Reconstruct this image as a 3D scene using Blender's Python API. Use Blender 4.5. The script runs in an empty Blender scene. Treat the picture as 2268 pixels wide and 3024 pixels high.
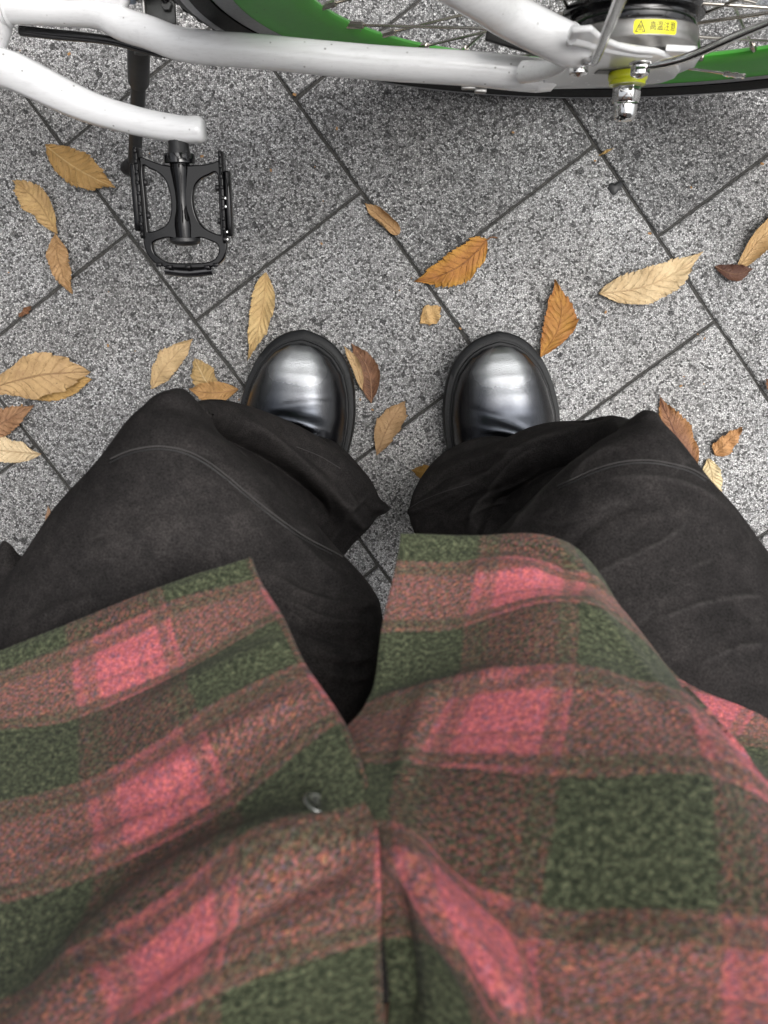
import bpy, bmesh, math, random
import numpy as np
from mathutils import Vector, Matrix
from mathutils.bvhtree import BVHTree

random.seed(7)
rng = np.random.default_rng(7)
scene = bpy.context.scene
COL = scene.collection

# ------------------------------------------------------------------ camera
CAM = np.array([0.0, 0.0, 0.985])
PITCH, ROLL = -0.12469, 0.01262          # nearly straight down, tilted back towards the sitter
_cp, _sp, _cr, _sr = math.cos(PITCH), math.sin(PITCH), math.cos(ROLL), math.sin(ROLL)
RC = np.array([[_cr, 0, _sr], [0, 1, 0], [-_sr, 0, _cr]]) @ np.array([[1, 0, 0], [0, _cp, -_sp], [0, _sp, _cp]])
FPX = 2377.0                              # focal length in pixels of the 2268x3024 frame
cam_data = bpy.data.cameras.new("camera")
cam = bpy.data.objects.new("camera", cam_data)
COL.objects.link(cam)
cam_data.sensor_fit = 'VERTICAL'
cam_data.lens = 5.1
cam_data.sensor_height = 5.1 * 3024 / FPX
cam_data.sensor_width = 5.1 * 2268 / FPX
cam_data.clip_start = 0.01
cam_data.clip_end = 500
cam_data.dof.use_dof = True
cam_data.dof.focus_distance = 0.80
cam_data.dof.aperture_fstop = 1.7
M4 = Matrix([[*RC[0], CAM[0]], [*RC[1], CAM[1]], [*RC[2], CAM[2]], [0, 0, 0, 1]])
cam.matrix_world = M4
scene.camera = cam

# ------------------------------------------------------------------ world, sun, exposure
SUN_EL, SUN_ROT = math.radians(70), math.radians(82)
world = bpy.data.worlds.new("World")
scene.world = world
world.use_nodes = True
wn, wl = world.node_tree.nodes, world.node_tree.links
wn.clear()
w_out = wn.new('ShaderNodeOutputWorld')
w_bg = wn.new('ShaderNodeBackground')
w_sky = wn.new('ShaderNodeTexSky')
w_sky.sky_type = 'NISHITA'
w_sky.sun_disc = False
w_sky.sun_elevation = SUN_EL
w_sky.sun_rotation = SUN_ROT
w_sky.air_density = 1.0
w_sky.dust_density = 6.0
w_sky.ozone_density = 1.0
w_hsv = wn.new('ShaderNodeHueSaturation')
w_hsv.inputs['Saturation'].default_value = 0.22      # overcast: the blue is nearly gone
wl.new(w_sky.outputs[0], w_hsv.inputs['Color'])
wl.new(w_hsv.outputs[0], w_bg.inputs['Color'])
w_bg.inputs['Strength'].default_value = 0.15
wl.new(w_bg.outputs[0], w_out.inputs['Surface'])

sun_d = bpy.data.lights.new("sun", 'SUN')
sun_d.energy = 0.7
sun_d.angle = math.radians(75)
sun_d.color = (1.0, 0.975, 0.94)
sun = bpy.data.objects.new("sun", sun_d)
COL.objects.link(sun)
_sd = Vector((math.sin(SUN_ROT) * math.cos(SUN_EL), math.cos(SUN_ROT) * math.cos(SUN_EL), math.sin(SUN_EL)))
sun.rotation_euler = _sd.to_track_quat('Z', 'Y').to_euler()
sun.location = (1, 1, 4)

scene.view_settings.view_transform = 'Standard'
scene.view_settings.look = 'None'
scene.view_settings.exposure = 0.95
scene.view_settings.gamma = 1.0
scene.view_settings.use_curve_mapping = False
scene.cycles.max_bounces = 6


# ------------------------------------------------------------------ helpers
def at(px, py, z):
    """Point of the place at height z that lies in the direction (px, py), 2268x3024 frame."""
    d = RC @ np.array([(px - 1134) / FPX, -(py - 1512) / FPX, -1.0])
    return CAM + d * ((z - CAM[2]) / d[2])


def at_dep(px, py, dep):
    return CAM + RC @ (np.array([(px - 1134) / FPX, -(py - 1512) / FPX, -1.0]) * dep)


def project(V):
    c = (np.asarray(V) - CAM) @ RC
    return np.stack([1134 + FPX * c[..., 0] / -c[..., 2], 1512 - FPX * c[..., 1] / -c[..., 2]], -1)


K = 2268 / 1659.0                         # measurements taken on a 1659 px wide copy


def tag(o, label=None, cat=None, group=None, kind=None):
    if label: o['label'] = label
    if cat: o['category'] = cat
    if group: o['group'] = group
    if kind: o['kind'] = kind
    return o


def link(name, me, mat=None, parent=None):
    o = bpy.data.objects.new(name, me)
    COL.objects.link(o)
    if mat is not None and me is not None:
        me.materials.append(mat)
    if parent is not None:
        o.parent = parent
    return o


def empty(name, loc=(0, 0, 0), parent=None):
    o = bpy.data.objects.new(name, None)
    COL.objects.link(o)
    o.location = loc
    if parent is not None:
        o.parent = parent
    o.empty_display_size = 0.05
    return o


def make_mesh(name, V, F, mat=None, parent=None, smooth=True, uv=None, auto=None):
    me = bpy.data.meshes.new(name)
    me.from_pydata([tuple(map(float, v)) for v in V], [], F)
    if uv is not None:
        lay = me.uv_layers.new(name="UVMap")
        idx = np.empty(len(me.loops), dtype=np.int32)
        me.loops.foreach_get("vertex_index", idx)
        lay.data.foreach_set("uv", np.asarray(uv, dtype=np.float32)[idx].ravel())
    if smooth:
        me.polygons.foreach_set("use_smooth", [True] * len(me.polygons))
    me.update()
    if auto:
        me.set_sharp_from_angle(angle=math.radians(auto))
    return link(name, me, mat, parent)


def merge(parts):
    V, F = [], []
    for v, f in parts:
        n = len(V)
        V += [tuple(p) for p in v]
        F += [tuple(i + n for i in q) for q in f]
    return V, F


def grid_faces(n, m, closed=False):
    F = []
    for i in range(n - 1):
        for j in range(m if closed else m - 1):
            k = (j + 1) % m
            F.append((i * m + j, i * m + k, (i + 1) * m + k, (i + 1) * m + j))
    return F


def catmull(P, n=8):
    P = [np.asarray(p, float) for p in P]
    if len(P) < 3:
        return [P[0] + (P[1] - P[0]) * t for t in np.linspace(0, 1, n + 1)]
    Q = [2 * P[0] - P[1]] + P + [2 * P[-1] - P[-2]]
    out = []
    for i in range(1, len(Q) - 2):
        for t in np.linspace(0, 1, n, endpoint=False):
            a, b, c, d = Q[i - 1], Q[i], Q[i + 1], Q[i + 2]
            out.append(0.5 * (2 * b + (c - a) * t + (2 * a - 5 * b + 4 * c - d) * t ** 2 + (3 * b - a - 3 * c + d) * t ** 3))
    out.append(P[-1])
    return out


def tube(path, rad, n=16, caps=True, flat=1.0, up=None):
    """A tube along a path; rad a number or a list; flat scales the second axis."""
    path = [np.asarray(p, float) for p in path]
    m = len(path)
    if np.isscalar(rad):
        rad = [rad] * m
    elif len(rad) != m:
        rad = np.interp(np.linspace(0, 1, m), np.linspace(0, 1, len(rad)), rad)
    V = []
    t0 = path[1] - path[0]
    t0 /= np.linalg.norm(t0)
    a = np.asarray(up, float) if up is not None else (np.array([0, 0, 1.0]) if abs(t0[2]) < 0.9 else np.array([1.0, 0, 0]))
    for i in range(m):
        t = path[min(i + 1, m - 1)] - path[max(i - 1, 0)]
        t = t / (np.linalg.norm(t) + 1e-12)
        a = a - t * (a @ t)
        a /= np.linalg.norm(a)
        b = np.cross(t, a)
        for k in range(n):
            th = 2 * math.pi * k / n
            V.append(path[i] + rad[i] * (b * math.cos(th) + a * flat * math.sin(th)))
    F = grid_faces(m, n, True)
    if caps:
        V.append(path[0]); V.append(path[-1])
        c0, c1 = m * n, m * n + 1
        for k in range(n):
            F.append((c0, (k + 1) % n, k))
            F.append((c1, (m - 1) * n + k, (m - 1) * n + (k + 1) % n))
    return V, F


def lathe(profile, origin, axis, n=32, ref=None, phase=0.0):
    """Revolve (radius, distance along the axis) pairs."""
    o = np.asarray(origin, float)
    ax = np.asarray(axis, float)
    ax /= np.linalg.norm(ax)
    r = np.array(ref if ref is not None else ((1.0, 0, 0) if abs(ax[0]) < 0.9 else (0, 0, 1.0)), float)
    r -= ax * (r @ ax); r /= np.linalg.norm(r)
    s = np.cross(ax, r)
    V = []
    for rad, d in profile:
        for k in range(n):
            th = 2 * math.pi * k / n + phase
            V.append(o + ax * d + rad * (r * math.cos(th) + s * math.sin(th)))
    return V, grid_faces(len(profile), n, True)


def box(c, sx, sy, sz, X=(1, 0, 0), Y=(0, 1, 0), Z=(0, 0, 1)):
    c, X, Y, Z = [np.asarray(v, float) for v in (c, X, Y, Z)]
    V = [c + X * sx * a / 2 + Y * sy * b / 2 + Z * sz * d / 2 for a in (-1, 1) for b in (-1, 1) for d in (-1, 1)]
    F = [(0, 1, 3, 2), (4, 6, 7, 5), (0, 4, 5, 1), (2, 3, 7, 6), (0, 2, 6, 4), (1, 5, 7, 3)]
    return V, F


def bevel_obj(o, w, seg=2, angle=35):
    bm = bmesh.new(); bm.from_mesh(o.data)
    bmesh.ops.recalc_face_normals(bm, faces=bm.faces)
    es = [e for e in bm.edges if len(e.link_faces) == 2 and e.calc_face_angle(0) > math.radians(angle)]
    bmesh.ops.bevel(bm, geom=es, offset=w, segments=seg, affect='EDGES', profile=0.5, clamp_overlap=True)
    for f in bm.faces: f.smooth = True
    bm.to_mesh(o.data); bm.free()
    o.data.set_sharp_from_angle(angle=math.radians(50))
    return o


def prism(outline, X, Y, Z, o, z0, z1):
    """Extrude a 2D outline in the plane (X, Y) at o between z0 and z1 along Z."""
    X, Y, Z, o = [np.asarray(v, float) for v in (X, Y, Z, o)]
    n = len(outline)
    V = [o + X * a + Y * b + Z * z0 for a, b in outline] + [o + X * a + Y * b + Z * z1 for a, b in outline]
    F = [tuple(range(n))[::-1], tuple(range(n, 2 * n))] + [(i, (i + 1) % n, n + (i + 1) % n, n + i) for i in range(n)]
    return V, F


def eval_mesh(o):
    dg = bpy.context.evaluated_depsgraph_get()
    dg.update()
    return bpy.data.meshes.new_from_object(o.evaluated_get(dg))


# ------------------------------------------------------------------ node helper
class NT:
    def __init__(self, name):
        self.m = bpy.data.materials.new(name)
        self.m.use_nodes = True
        self.n, self.l = self.m.node_tree.nodes, self.m.node_tree.links
        self.n.clear()
        self.out = self.n.new('ShaderNodeOutputMaterial')
        self.b = self.n.new('ShaderNodeBsdfPrincipled')
        self.l.new(self.b.outputs[0], self.out.inputs['Surface'])

    def set(self, **k):
        for a, v in k.items():
            self.plug(v, self.b.inputs[a.replace('_', ' ')])
        return self

    def plug(self, v, sock):
        if isinstance(v, bpy.types.NodeSocket):
            self.l.new(v, sock)
        elif isinstance(v, (tuple, list)):
            sock.default_value = (*v, 1.0) if (len(v) == 3 and sock.type == 'RGBA') else v
        else:
            sock.default_value = v

    def coord(self, kind='Object', scale=None, rot=None):
        c = self.n.new('ShaderNodeTexCoord').outputs[kind]
        if scale is not None or rot is not None:
            mp = self.n.new('ShaderNodeMapping')
            self.l.new(c, mp.inputs[0])
            if scale is not None: mp.inputs['Scale'].default_value = scale
            if rot is not None: mp.inputs['Rotation'].default_value = rot
            c = mp.outputs[0]
        return c

    def noise(self, vec, scale, detail=3, rough=0.55, dist=0.0, out=0):
        t = self.n.new('ShaderNodeTexNoise')
        self.l.new(vec, t.inputs['Vector'])
        t.inputs['Scale'].default_value = scale
        t.inputs['Detail'].default_value = detail
        t.inputs['Roughness'].default_value = rough
        t.inputs['Distortion'].default_value = dist
        return t.outputs[out]

    def voronoi(self, vec, scale, feature='F1', out='Distance', rnd=1.0):
        t = self.n.new('ShaderNodeTexVoronoi')
        t.feature = feature
        self.l.new(vec, t.inputs['Vector'])
        t.inputs['Scale'].default_value = scale
        t.inputs['Randomness'].default_value = rnd
        return t.outputs[out]

    def ramp(self, fac, stops, interp='LINEAR'):
        r = self.n.new('ShaderNodeValToRGB')
        r.color_ramp.interpolation = interp
        e = r.color_ramp.elements
        while len(e) < len(stops): e.new(0.5)
        for i, (p, c) in enumerate(stops):
            e[i].position = p
            e[i].color = (c, c, c, 1) if np.isscalar(c) else (*c, 1)
        self.plug(fac, r.inputs[0])
        return r.outputs[0]

    def math(self, op, a, b=0.0, c=0.0, clamp=False):
        m = self.n.new('ShaderNodeMath'); m.operation = op; m.use_clamp = clamp
        for i, v in enumerate((a, b, c)): self.plug(v, m.inputs[i])
        return m.outputs[0]

    def mix(self, fac, a, b, mode='MIX'):
        m = self.n.new('ShaderNodeMix'); m.data_type = 'RGBA'; m.blend_type = mode
        self.plug(fac, m.inputs['Factor'])
        self.plug(a if not np.isscalar(a) or isinstance(a, bpy.types.NodeSocket) else (a, a, a), m.inputs[6])
        self.plug(b if not np.isscalar(b) or isinstance(b, bpy.types.NodeSocket) else (b, b, b), m.inputs[7])
        return m.outputs[2]

    def bump(self, h, strength=0.5, dist=0.001, normal=None):
        b = self.n.new('ShaderNodeBump')
        b.inputs['Strength'].default_value = strength
        b.inputs['Distance'].default_value = dist
        self.l.new(h, b.inputs['Height'])
        if normal is not None: self.l.new(normal, b.inputs['Normal'])
        self.l.new(b.outputs[0], self.b.inputs['Normal'])
        return b.outputs[0]

    def sep(self, vec):
        s = self.n.new('ShaderNodeSeparateXYZ'); self.l.new(vec, s.inputs[0])
        return s.outputs[0], s.outputs[1], s.outputs[2]

    def comb(self, x, y, z):
        s = self.n.new('ShaderNodeCombineXYZ')
        for i, v in enumerate((x, y, z)): self.plug(v, s.inputs[i])
        return s.outputs[0]


def simple(name, col, rough=0.5, metal=0.0, coat=0.0, spec=0.5, bumpy=0.0, var=0.0, scale=200):
    t = NT(name)
    t.set(Base_Color=col, Roughness=rough, Metallic=metal, Coat_Weight=coat, Specular_IOR_Level=spec)
    if bumpy or var:
        c = t.coord()
        nz = t.noise(c, scale, 4)
        if var:
            t.set(Base_Color=t.mix(t.ramp(nz, [(0.3, 0.0), (0.7, 1.0)]), tuple(x * (1 - var) for x in col), tuple(min(1, x * (1 + var)) for x in col)))
        if bumpy: t.bump(nz, bumpy, 0.0005)
    return t.m


# ------------------------------------------------------------------ materials
def aggregate_material(name, tiled):
    """Washed aggregate: 2-4 mm chips of white, grey and black stone in dark binder."""
    t = NT(name)
    geo = t.n.new('ShaderNodeNewGeometry').outputs['Position']
    wob = t.noise(geo, 240, 2, out=1)
    vm = t.n.new('ShaderNodeVectorMath'); vm.operation = 'MULTIPLY_ADD'
    t.l.new(wob, vm.inputs[0]); vm.inputs[1].default_value = (0.0016,) * 3; t.l.new(geo, vm.inputs[2])
    p = vm.outputs[0]
    vc = t.voronoi(p, 470, out='Color')
    r1, r2, r3 = t.sep(vc)
    edge = t.voronoi(p, 470, feature='DISTANCE_TO_EDGE')
    vc2 = t.sep(t.voronoi(p, 170, out='Color'))[0]
    info = t.n.new('ShaderNodeObjectInfo')
    tone = t.sep(info.outputs['Color'])[0] if tiled else 0.55
    lightstone = t.ramp(r1, [(0.0, 0.035), (0.10, 0.13), (0.26, 0.33), (0.56, 0.55), (1.0, 0.76)])
    darkstone = t.ramp(r1, [(0.0, 0.03), (0.15, 0.09), (0.5, 0.24), (0.85, 0.42), (1.0, 0.66)])
    stone = t.mix(tone, darkstone, lightstone)
    big = t.noise(geo, 7, 4, 0.6)
    stone = t.mix(1.0, stone, t.ramp(big, [(0.25, 0.74), (0.75, 1.14)]), 'MULTIPLY')
    med = t.noise(geo, 38, 4, 0.6)
    stone = t.mix(1.0, stone, t.ramp(med, [(0.3, 0.88), (0.7, 1.08)]), 'MULTIPLY')
    # pale rubbed scuffs and lime bloom
    sc = t.noise(geo, 12, 6, 0.75, 0.6)
    stone = t.mix(t.ramp(sc, [(0.61, 0.0), (0.72, 0.42)]), stone, (0.62, 0.63, 0.64))
    warm = t.noise(geo, 5, 2)
    stone = t.mix(t.ramp(warm, [(0.4, 0.0), (0.7, 0.35)]), stone, t.mix(1.0, stone, (1.04, 1.0, 0.94), 'MULTIPLY'))
    gap = t.ramp(edge, [(0.0, 0.0), (0.07, 0.3), (0.16, 1.0)])
    col = t.mix(gap, t.mix(tone, (0.032, 0.032, 0.033), (0.075, 0.073, 0.07)), stone)
    spk = t.ramp(vc2, [(0.985, 0.0), (0.99, 1.0)], 'CONSTANT')
    col = t.mix(t.math('MULTIPLY', spk, gap), col, (0.02, 0.02, 0.021))
    t.set(Base_Color=col, Roughness=t.ramp(r2, [(0, 0.55), (1, 0.9)]), Specular_IOR_Level=0.4)
    h = t.math('ADD', t.ramp(edge, [(0.0, 0.0), (0.35, 1.0)]), t.math('MULTIPLY', r3, 0.8))
    t.bump(h, 0.6, 0.0009)
    return t.m


M_tile = aggregate_material("washed_aggregate_tile", True)
TH = -0.93287                             # direction of the paving courses
DU = np.array([math.cos(TH), math.sin(TH)])
DV = np.array([-DU[1], DU[0]])
TS = 0.25
V0 = -0.3791


def far_paving():
    """The same slabs carried on to the horizon by the material; between the modelled slabs only its sandy joints show."""
    t = NT("paving_far")
    geo = t.n.new('ShaderNodeNewGeometry').outputs['Position']
    x, y, _ = t.sep(geo)
    lin = lambda d: t.math('ADD', t.math('MULTIPLY', x, float(d[0])), t.math('MULTIPLY', y, float(d[1])))
    u, v = lin(DU), t.math('SUBTRACT', lin(DV), V0)
    c = t.math('FLOOR', t.math('DIVIDE', v, TS))
    odd = t.math('ABSOLUTE', t.math('MODULO', c, 2.0))
    uu = t.math('DIVIDE', t.math('SUBTRACT', t.math('SUBTRACT', u, 0.1421), t.math('MULTIPLY', odd, -0.121)), TS)
    fu = t.math('FRACT', uu)
    fv = t.math('FRACT', t.math('DIVIDE', v, TS))
    edge = lambda f: t.math('MINIMUM', f, t.math('SUBTRACT', 1.0, f))
    d = t.math('MINIMUM', edge(fu), edge(fv))
    joint = t.ramp(d, [(0.014, 1.0), (0.018, 0.0)])
    w = t.n.new('ShaderNodeTexWhiteNoise'); w.noise_dimensions = '2D'
    t.l.new(t.comb(c, t.math('FLOOR', uu), 0.0), w.inputs['Vector'])
    chip = t.sep(t.voronoi(geo, 470, out='Color'))[0]
    slab = t.mix(1.0, t.ramp(chip, [(0.0, 0.05), (0.3, 0.22), (1.0, 0.55)]), t.ramp(w.outputs['Value'], [(0.0, 0.6), (1.0, 1.15)]), 'MULTIPLY')
    sand = t.ramp(t.noise(geo, 700, 3), [(0.3, (0.016, 0.016, 0.015)), (0.75, (0.085, 0.082, 0.076))])
    t.set(Base_Color=t.mix(joint, slab, sand), Roughness=0.9)
    t.bump(t.noise(geo, 700, 3), 0.6, 0.0015)
    return t.m


M_far = far_paving()


def painted(name, col, rough=0.3, coat=0.3, grime=0.35):
    t = NT(name)
    c = t.coord()
    st = t.noise(t.coord(scale=(3, 30, 30)), 14, 6, 0.7)
    fine = t.noise(c, 160, 5, 0.7)
    g = t.math('MULTIPLY', t.ramp(st, [(0.48, 0.0), (0.78, 1.0)]), t.ramp(fine, [(0.35, 0.2), (0.7, 1.0)]))
    spots = t.voronoi(c, 105)
    sp = t.math('MULTIPLY', t.ramp(spots, [(0.06, 1.0), (0.13, 0.0)]), t.ramp(t.noise(c, 25, 2), [(0.44, 0.0), (0.56, 1.0)]))
    g = t.math('MAXIMUM', t.math('MULTIPLY', g, grime * 1.1), t.math('MULTIPLY', sp, 0.75))
    t.set(Base_Color=t.mix(g, col, (0.16, 0.155, 0.14)), Roughness=t.math('ADD', t.math('MULTIPLY', g, 0.4), rough), Coat_Weight=coat, Coat_Roughness=0.18)
    t.bump(t.noise(c, 60, 3), 0.04, 0.001)
    return t.m


M_white = painted("white_frame_paint", (0.80, 0.805, 0.81), 0.22, 0.7, 0.3)
M_green = painted("green_rim_paint", (0.06, 0.36, 0.035), 0.35, 0.2, 0.3)
M_black_gloss = simple("black_gloss_plastic", (0.006, 0.006, 0.007), 0.14, 0, 0.3)
M_black_paint = simple("black_cage_paint", (0.003, 0.003, 0.0035), 0.10, 0.0, 0.12, 0.22, 0.05, 0.0, 90)
M_black_satin = simple("black_satin", (0.015, 0.015, 0.016), 0.42, 0, 0.0, 0.5, 0.2, 0.3, 150)
M_rubber = simple("tyre_rubber", (0.011, 0.011, 0.011), 0.62, 0, 0.0, 0.4, 0.35, 0.4, 500)
M_reflect = simple("reflective_stripe", (0.30, 0.305, 0.32), 0.4, 0.1, 0, 0.5, 0.2, 0.15, 300)
M_alu = simple("brushed_aluminium", (0.46, 0.455, 0.44), 0.32, 1.0, 0, 0.5, 0.15, 0.25, 120)
M_drum = simple("dull_steel_drum", (0.36, 0.35, 0.335), 0.36, 1.0, 0, 0.5, 0.12, 0.18, 60)
M_chrome = simple("chrome", (0.62, 0.62, 0.61), 0.08, 1.0)
M_spoke = simple("stainless_spoke", (0.50, 0.47, 0.42), 0.22, 1.0)
M_yellow = simple("yellow_translucent_cap", (0.62, 0.66, 0.015), 0.28, 0, 0.4)
M_sticker = simple("yellow_sticker", (0.86, 0.78, 0.01), 0.4)
M_ink = simple("black_ink", (0.012, 0.012, 0.012), 0.5)
M_paleblue = simple("pale_blue_plastic", (0.50, 0.60, 0.72), 0.4, 0, 0, 0.5, 0.1, 0.15, 80)
M_grey_plate = simple("dark_grey_plate", (0.07, 0.072, 0.07), 0.5, 0.3, 0, 0.5, 0.2, 0.3, 120)
M_sole = simple("black_rubber_sole", (0.0065, 0.0072, 0.008), 0.55, 0, 0, 0.3, 0.25, 0.3, 260)
_g = NT("clear_reflector")
_g.set(Base_Color=(0.9, 0.92, 0.95), Roughness=0.12, Transmission_Weight=0.75, IOR=1.4)
M_clear = _g.m
M_skin = simple("skin", (0.55, 0.34, 0.24), 0.5)
M_eye = simple("eye", (0.06, 0.04, 0.03), 0.15)
M_lip = simple("lip", (0.42, 0.17, 0.14), 0.45)
M_hair = simple("dark_hair", (0.012, 0.010, 0.009), 0.5)
M_seatstone = simple("grey_seat_stone", (0.26, 0.26, 0.25), 0.8, 0, 0, 0.4, 0.4, 0.2, 60)


def leather_material():
    """Polished black leather, pewter toe patch and centre band shaped as painted sky highlights; UV x across, y along from the heel to the toe."""
    t = NT("painted_highlight_leather")
    c = t.coord()
    u, v, _ = t.sep(t.coord('UV'))
    gr = t.noise(c, 900, 4, 0.6)
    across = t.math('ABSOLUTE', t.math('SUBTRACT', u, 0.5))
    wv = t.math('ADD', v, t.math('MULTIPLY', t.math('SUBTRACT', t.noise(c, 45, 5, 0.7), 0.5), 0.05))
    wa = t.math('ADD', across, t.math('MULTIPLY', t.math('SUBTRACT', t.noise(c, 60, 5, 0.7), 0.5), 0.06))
    toe = t.math('MULTIPLY', t.ramp(wv, [(0.58, 0.0), (0.66, 0.20), (0.75, 1.0), (0.84, 0.80), (0.95, 0.10)]), t.ramp(wa, [(0.07, 1.0), (0.18, 0.50), (0.29, 0.0)]))  # soft highlight put into the toe colour, fading to the front and sides
    mid = t.ramp(wa, [(0.10, 1.0), (0.19, 0.30), (0.26, 0.0)])  # painted reflection band along the centre; the flanks stay black
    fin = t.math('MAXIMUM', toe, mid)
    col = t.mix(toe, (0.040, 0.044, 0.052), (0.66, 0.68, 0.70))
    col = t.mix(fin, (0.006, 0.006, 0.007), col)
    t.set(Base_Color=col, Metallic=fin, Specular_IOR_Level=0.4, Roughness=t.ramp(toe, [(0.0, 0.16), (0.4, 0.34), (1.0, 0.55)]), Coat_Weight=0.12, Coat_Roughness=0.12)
    cr = t.noise(t.coord(scale=(1, 3.0, 1)), 260, 5, 0.7)
    h = t.math('ADD', t.math('MULTIPLY', gr, 0.35), t.math('MULTIPLY', cr, t.math('ADD', t.math('MULTIPLY', toe, 1.1), 0.12)))
    t.bump(h, 0.6, 0.0009)
    return t.m


def denim_material():
    t = NT("washed_black_cotton")
    c = t.coord()
    big = t.noise(c, 9, 5, 0.6)
    streak = t.noise(t.coord(scale=(1, 1, 1)), 60, 6, 0.75, 0.3)
    fine = t.noise(c, 900, 3, 0.6)
    f = t.math('ADD', t.math('MULTIPLY', big, 0.5), t.math('MULTIPLY', streak, 0.5))
    col = t.ramp(f, [(0.36, (0.0145, 0.0135, 0.0133)), (0.5, (0.0245, 0.0225, 0.0220)), (0.64, (0.040, 0.0362, 0.0348))])
    col = t.mix(1.0, col, t.ramp(fine, [(0.3, 0.5), (0.7, 1.6)]), 'MULTIPLY')
    wear = t.n.new('ShaderNodeAttribute'); wear.attribute_name = 'wear'
    col = t.mix(t.math('MULTIPLY', wear.outputs['Fac'], t.ramp(t.noise(c, 300, 3), [(0.3, 0.4), (0.7, 1.0)])), col, (0.095, 0.089, 0.085))
    t.set(Base_Color=col, Roughness=0.92, Specular_IOR_Level=0.06)
    h = t.math('ADD', t.math('MULTIPLY', streak, 1.0), t.math('MULTIPLY', fine, 0.25))
    t.bump(h, 0.8, 0.0014)
    return t.m


def plaid_material():
    """Brushed flannel tartan: each thread system carries its own stripe sequence, twill picks warp or weft."""
    t = NT("plaid_flannel")
    uv = t.coord('UV')
    wobv = t.noise(uv, 2.6, 3, out=1)
    vm = t.n.new('ShaderNodeVectorMath'); vm.operation = 'MULTIPLY_ADD'
    t.l.new(wobv, vm.inputs[0]); vm.inputs[1].default_value = (0.035, 0.035, 0); t.l.new(uv, vm.inputs[2])
    fz = t.noise(uv, 60, 2, out=1)
    vm2 = t.n.new('ShaderNodeVectorMath'); vm2.operation = 'MULTIPLY_ADD'
    t.l.new(fz, vm2.inputs[0]); vm2.inputs[1].default_value = (0.034, 0.034, 0); t.l.new(vm.outputs[0], vm2.inputs[2])
    u, v, _ = t.sep(vm2.outputs[0])

    def stripe(x):
        f = t.math('FRACT', t.math('ADD', x, 8.0 - 0.022))
        return t.ramp(f, [(0.0, 0.0), (0.442, 0.0), (0.465, 0.62), (0.488, 0.62), (0.51, 0.34), (0.565, 0.42), (0.59, 0.90),
                          (0.79, 1.0), (0.805, 0.62), (0.83, 0.85), (0.90, 0.82), (0.92, 0.30), (0.955, 0.3),
                          (0.97, 0.62), (0.985, 0.6), (1.0, 0.0)])
    su, sv = stripe(u), stripe(v)
    # twill and the random pick of warp or weft, coarse like brushed wool
    tw = t.n.new('ShaderNodeTexWave'); tw.wave_type = 'BANDS'; tw.bands_direction = 'DIAGONAL'
    t.l.new(uv, tw.inputs['Vector']); tw.inputs['Scale'].default_value = 16.0
    tw.inputs['Distortion'].default_value = 9.0; tw.inputs['Detail'].default_value = 3; tw.inputs['Detail Scale'].default_value = 3.0
    pick = t.math('ADD', t.math('MULTIPLY', tw.outputs['Fac'], 0.30), t.math('MULTIPLY', t.noise(uv, 44, 5, 0.8), 0.70))
    pick = t.ramp(pick, [(0.40, 0.03), (0.60, 0.76)])
    p = t.math('ADD', t.math('MULTIPLY', su, pick), t.math('MULTIPLY', sv, t.math('SUBTRACT', 1.0, pick)))
    both = t.math('MULTIPLY', t.math('POWER', su, 0.8), sv)
    hue = t.noise(uv, 38, 6, 0.85)
    hue2 = t.noise(t.coord('UV', scale=(1, 1, 1), rot=(0, 0, 0.9)), 34, 6, 0.85)
    green = t.ramp(hue, [(0.37, (0.010, 0.013, 0.009)), (0.5, (0.038, 0.046, 0.026)), (0.62, (0.125, 0.135, 0.078))])
    pink = t.ramp(hue2, [(0.37, (0.15, 0.11, 0.16)), (0.45, (0.36, 0.105, 0.14)), (0.52, (0.50, 0.115, 0.13)), (0.63, (0.64, 0.18, 0.14))])
    rust = t.ramp(hue2, [(0.37, (0.085, 0.085, 0.115)), (0.46, (0.17, 0.090, 0.10)), (0.55, (0.34, 0.105, 0.088)), (0.64, (0.48, 0.20, 0.10))])
    red = t.mix(t.ramp(both, [(0.25, 0.0), (0.75, 1.0)]), rust, pink)
    col = t.mix(t.math('MULTIPLY', p, 1.0, clamp=True), green, red)
    vert = t.math('MULTIPLY', su, t.math('SUBTRACT', 1.0, sv), clamp=True)
    col = t.mix(vert, col, t.mix(1.0, col, (0.66, 0.66, 0.66), 'MULTIPLY'))
    g3 = t.noise(uv, 95, 4, 0.75)
    g4 = t.noise(uv, 40, 4, 0.8)
    col = t.mix(1.0, col, t.ramp(g3, [(0.34, 0.50), (0.66, 1.65)]), 'MULTIPLY')
    col = t.mix(1.0, col, t.ramp(g4, [(0.36, 0.62), (0.62, 1.38)]), 'MULTIPLY')
    t.set(Base_Color=col, Roughness=0.95, Specular_IOR_Level=0.15, Sheen_Weight=0.08, Sheen_Roughness=0.5)
    t.bump(t.math('ADD', hue, t.math('MULTIPLY', g3, 0.4)), 0.5, 0.0015)
    return t.m


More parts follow.
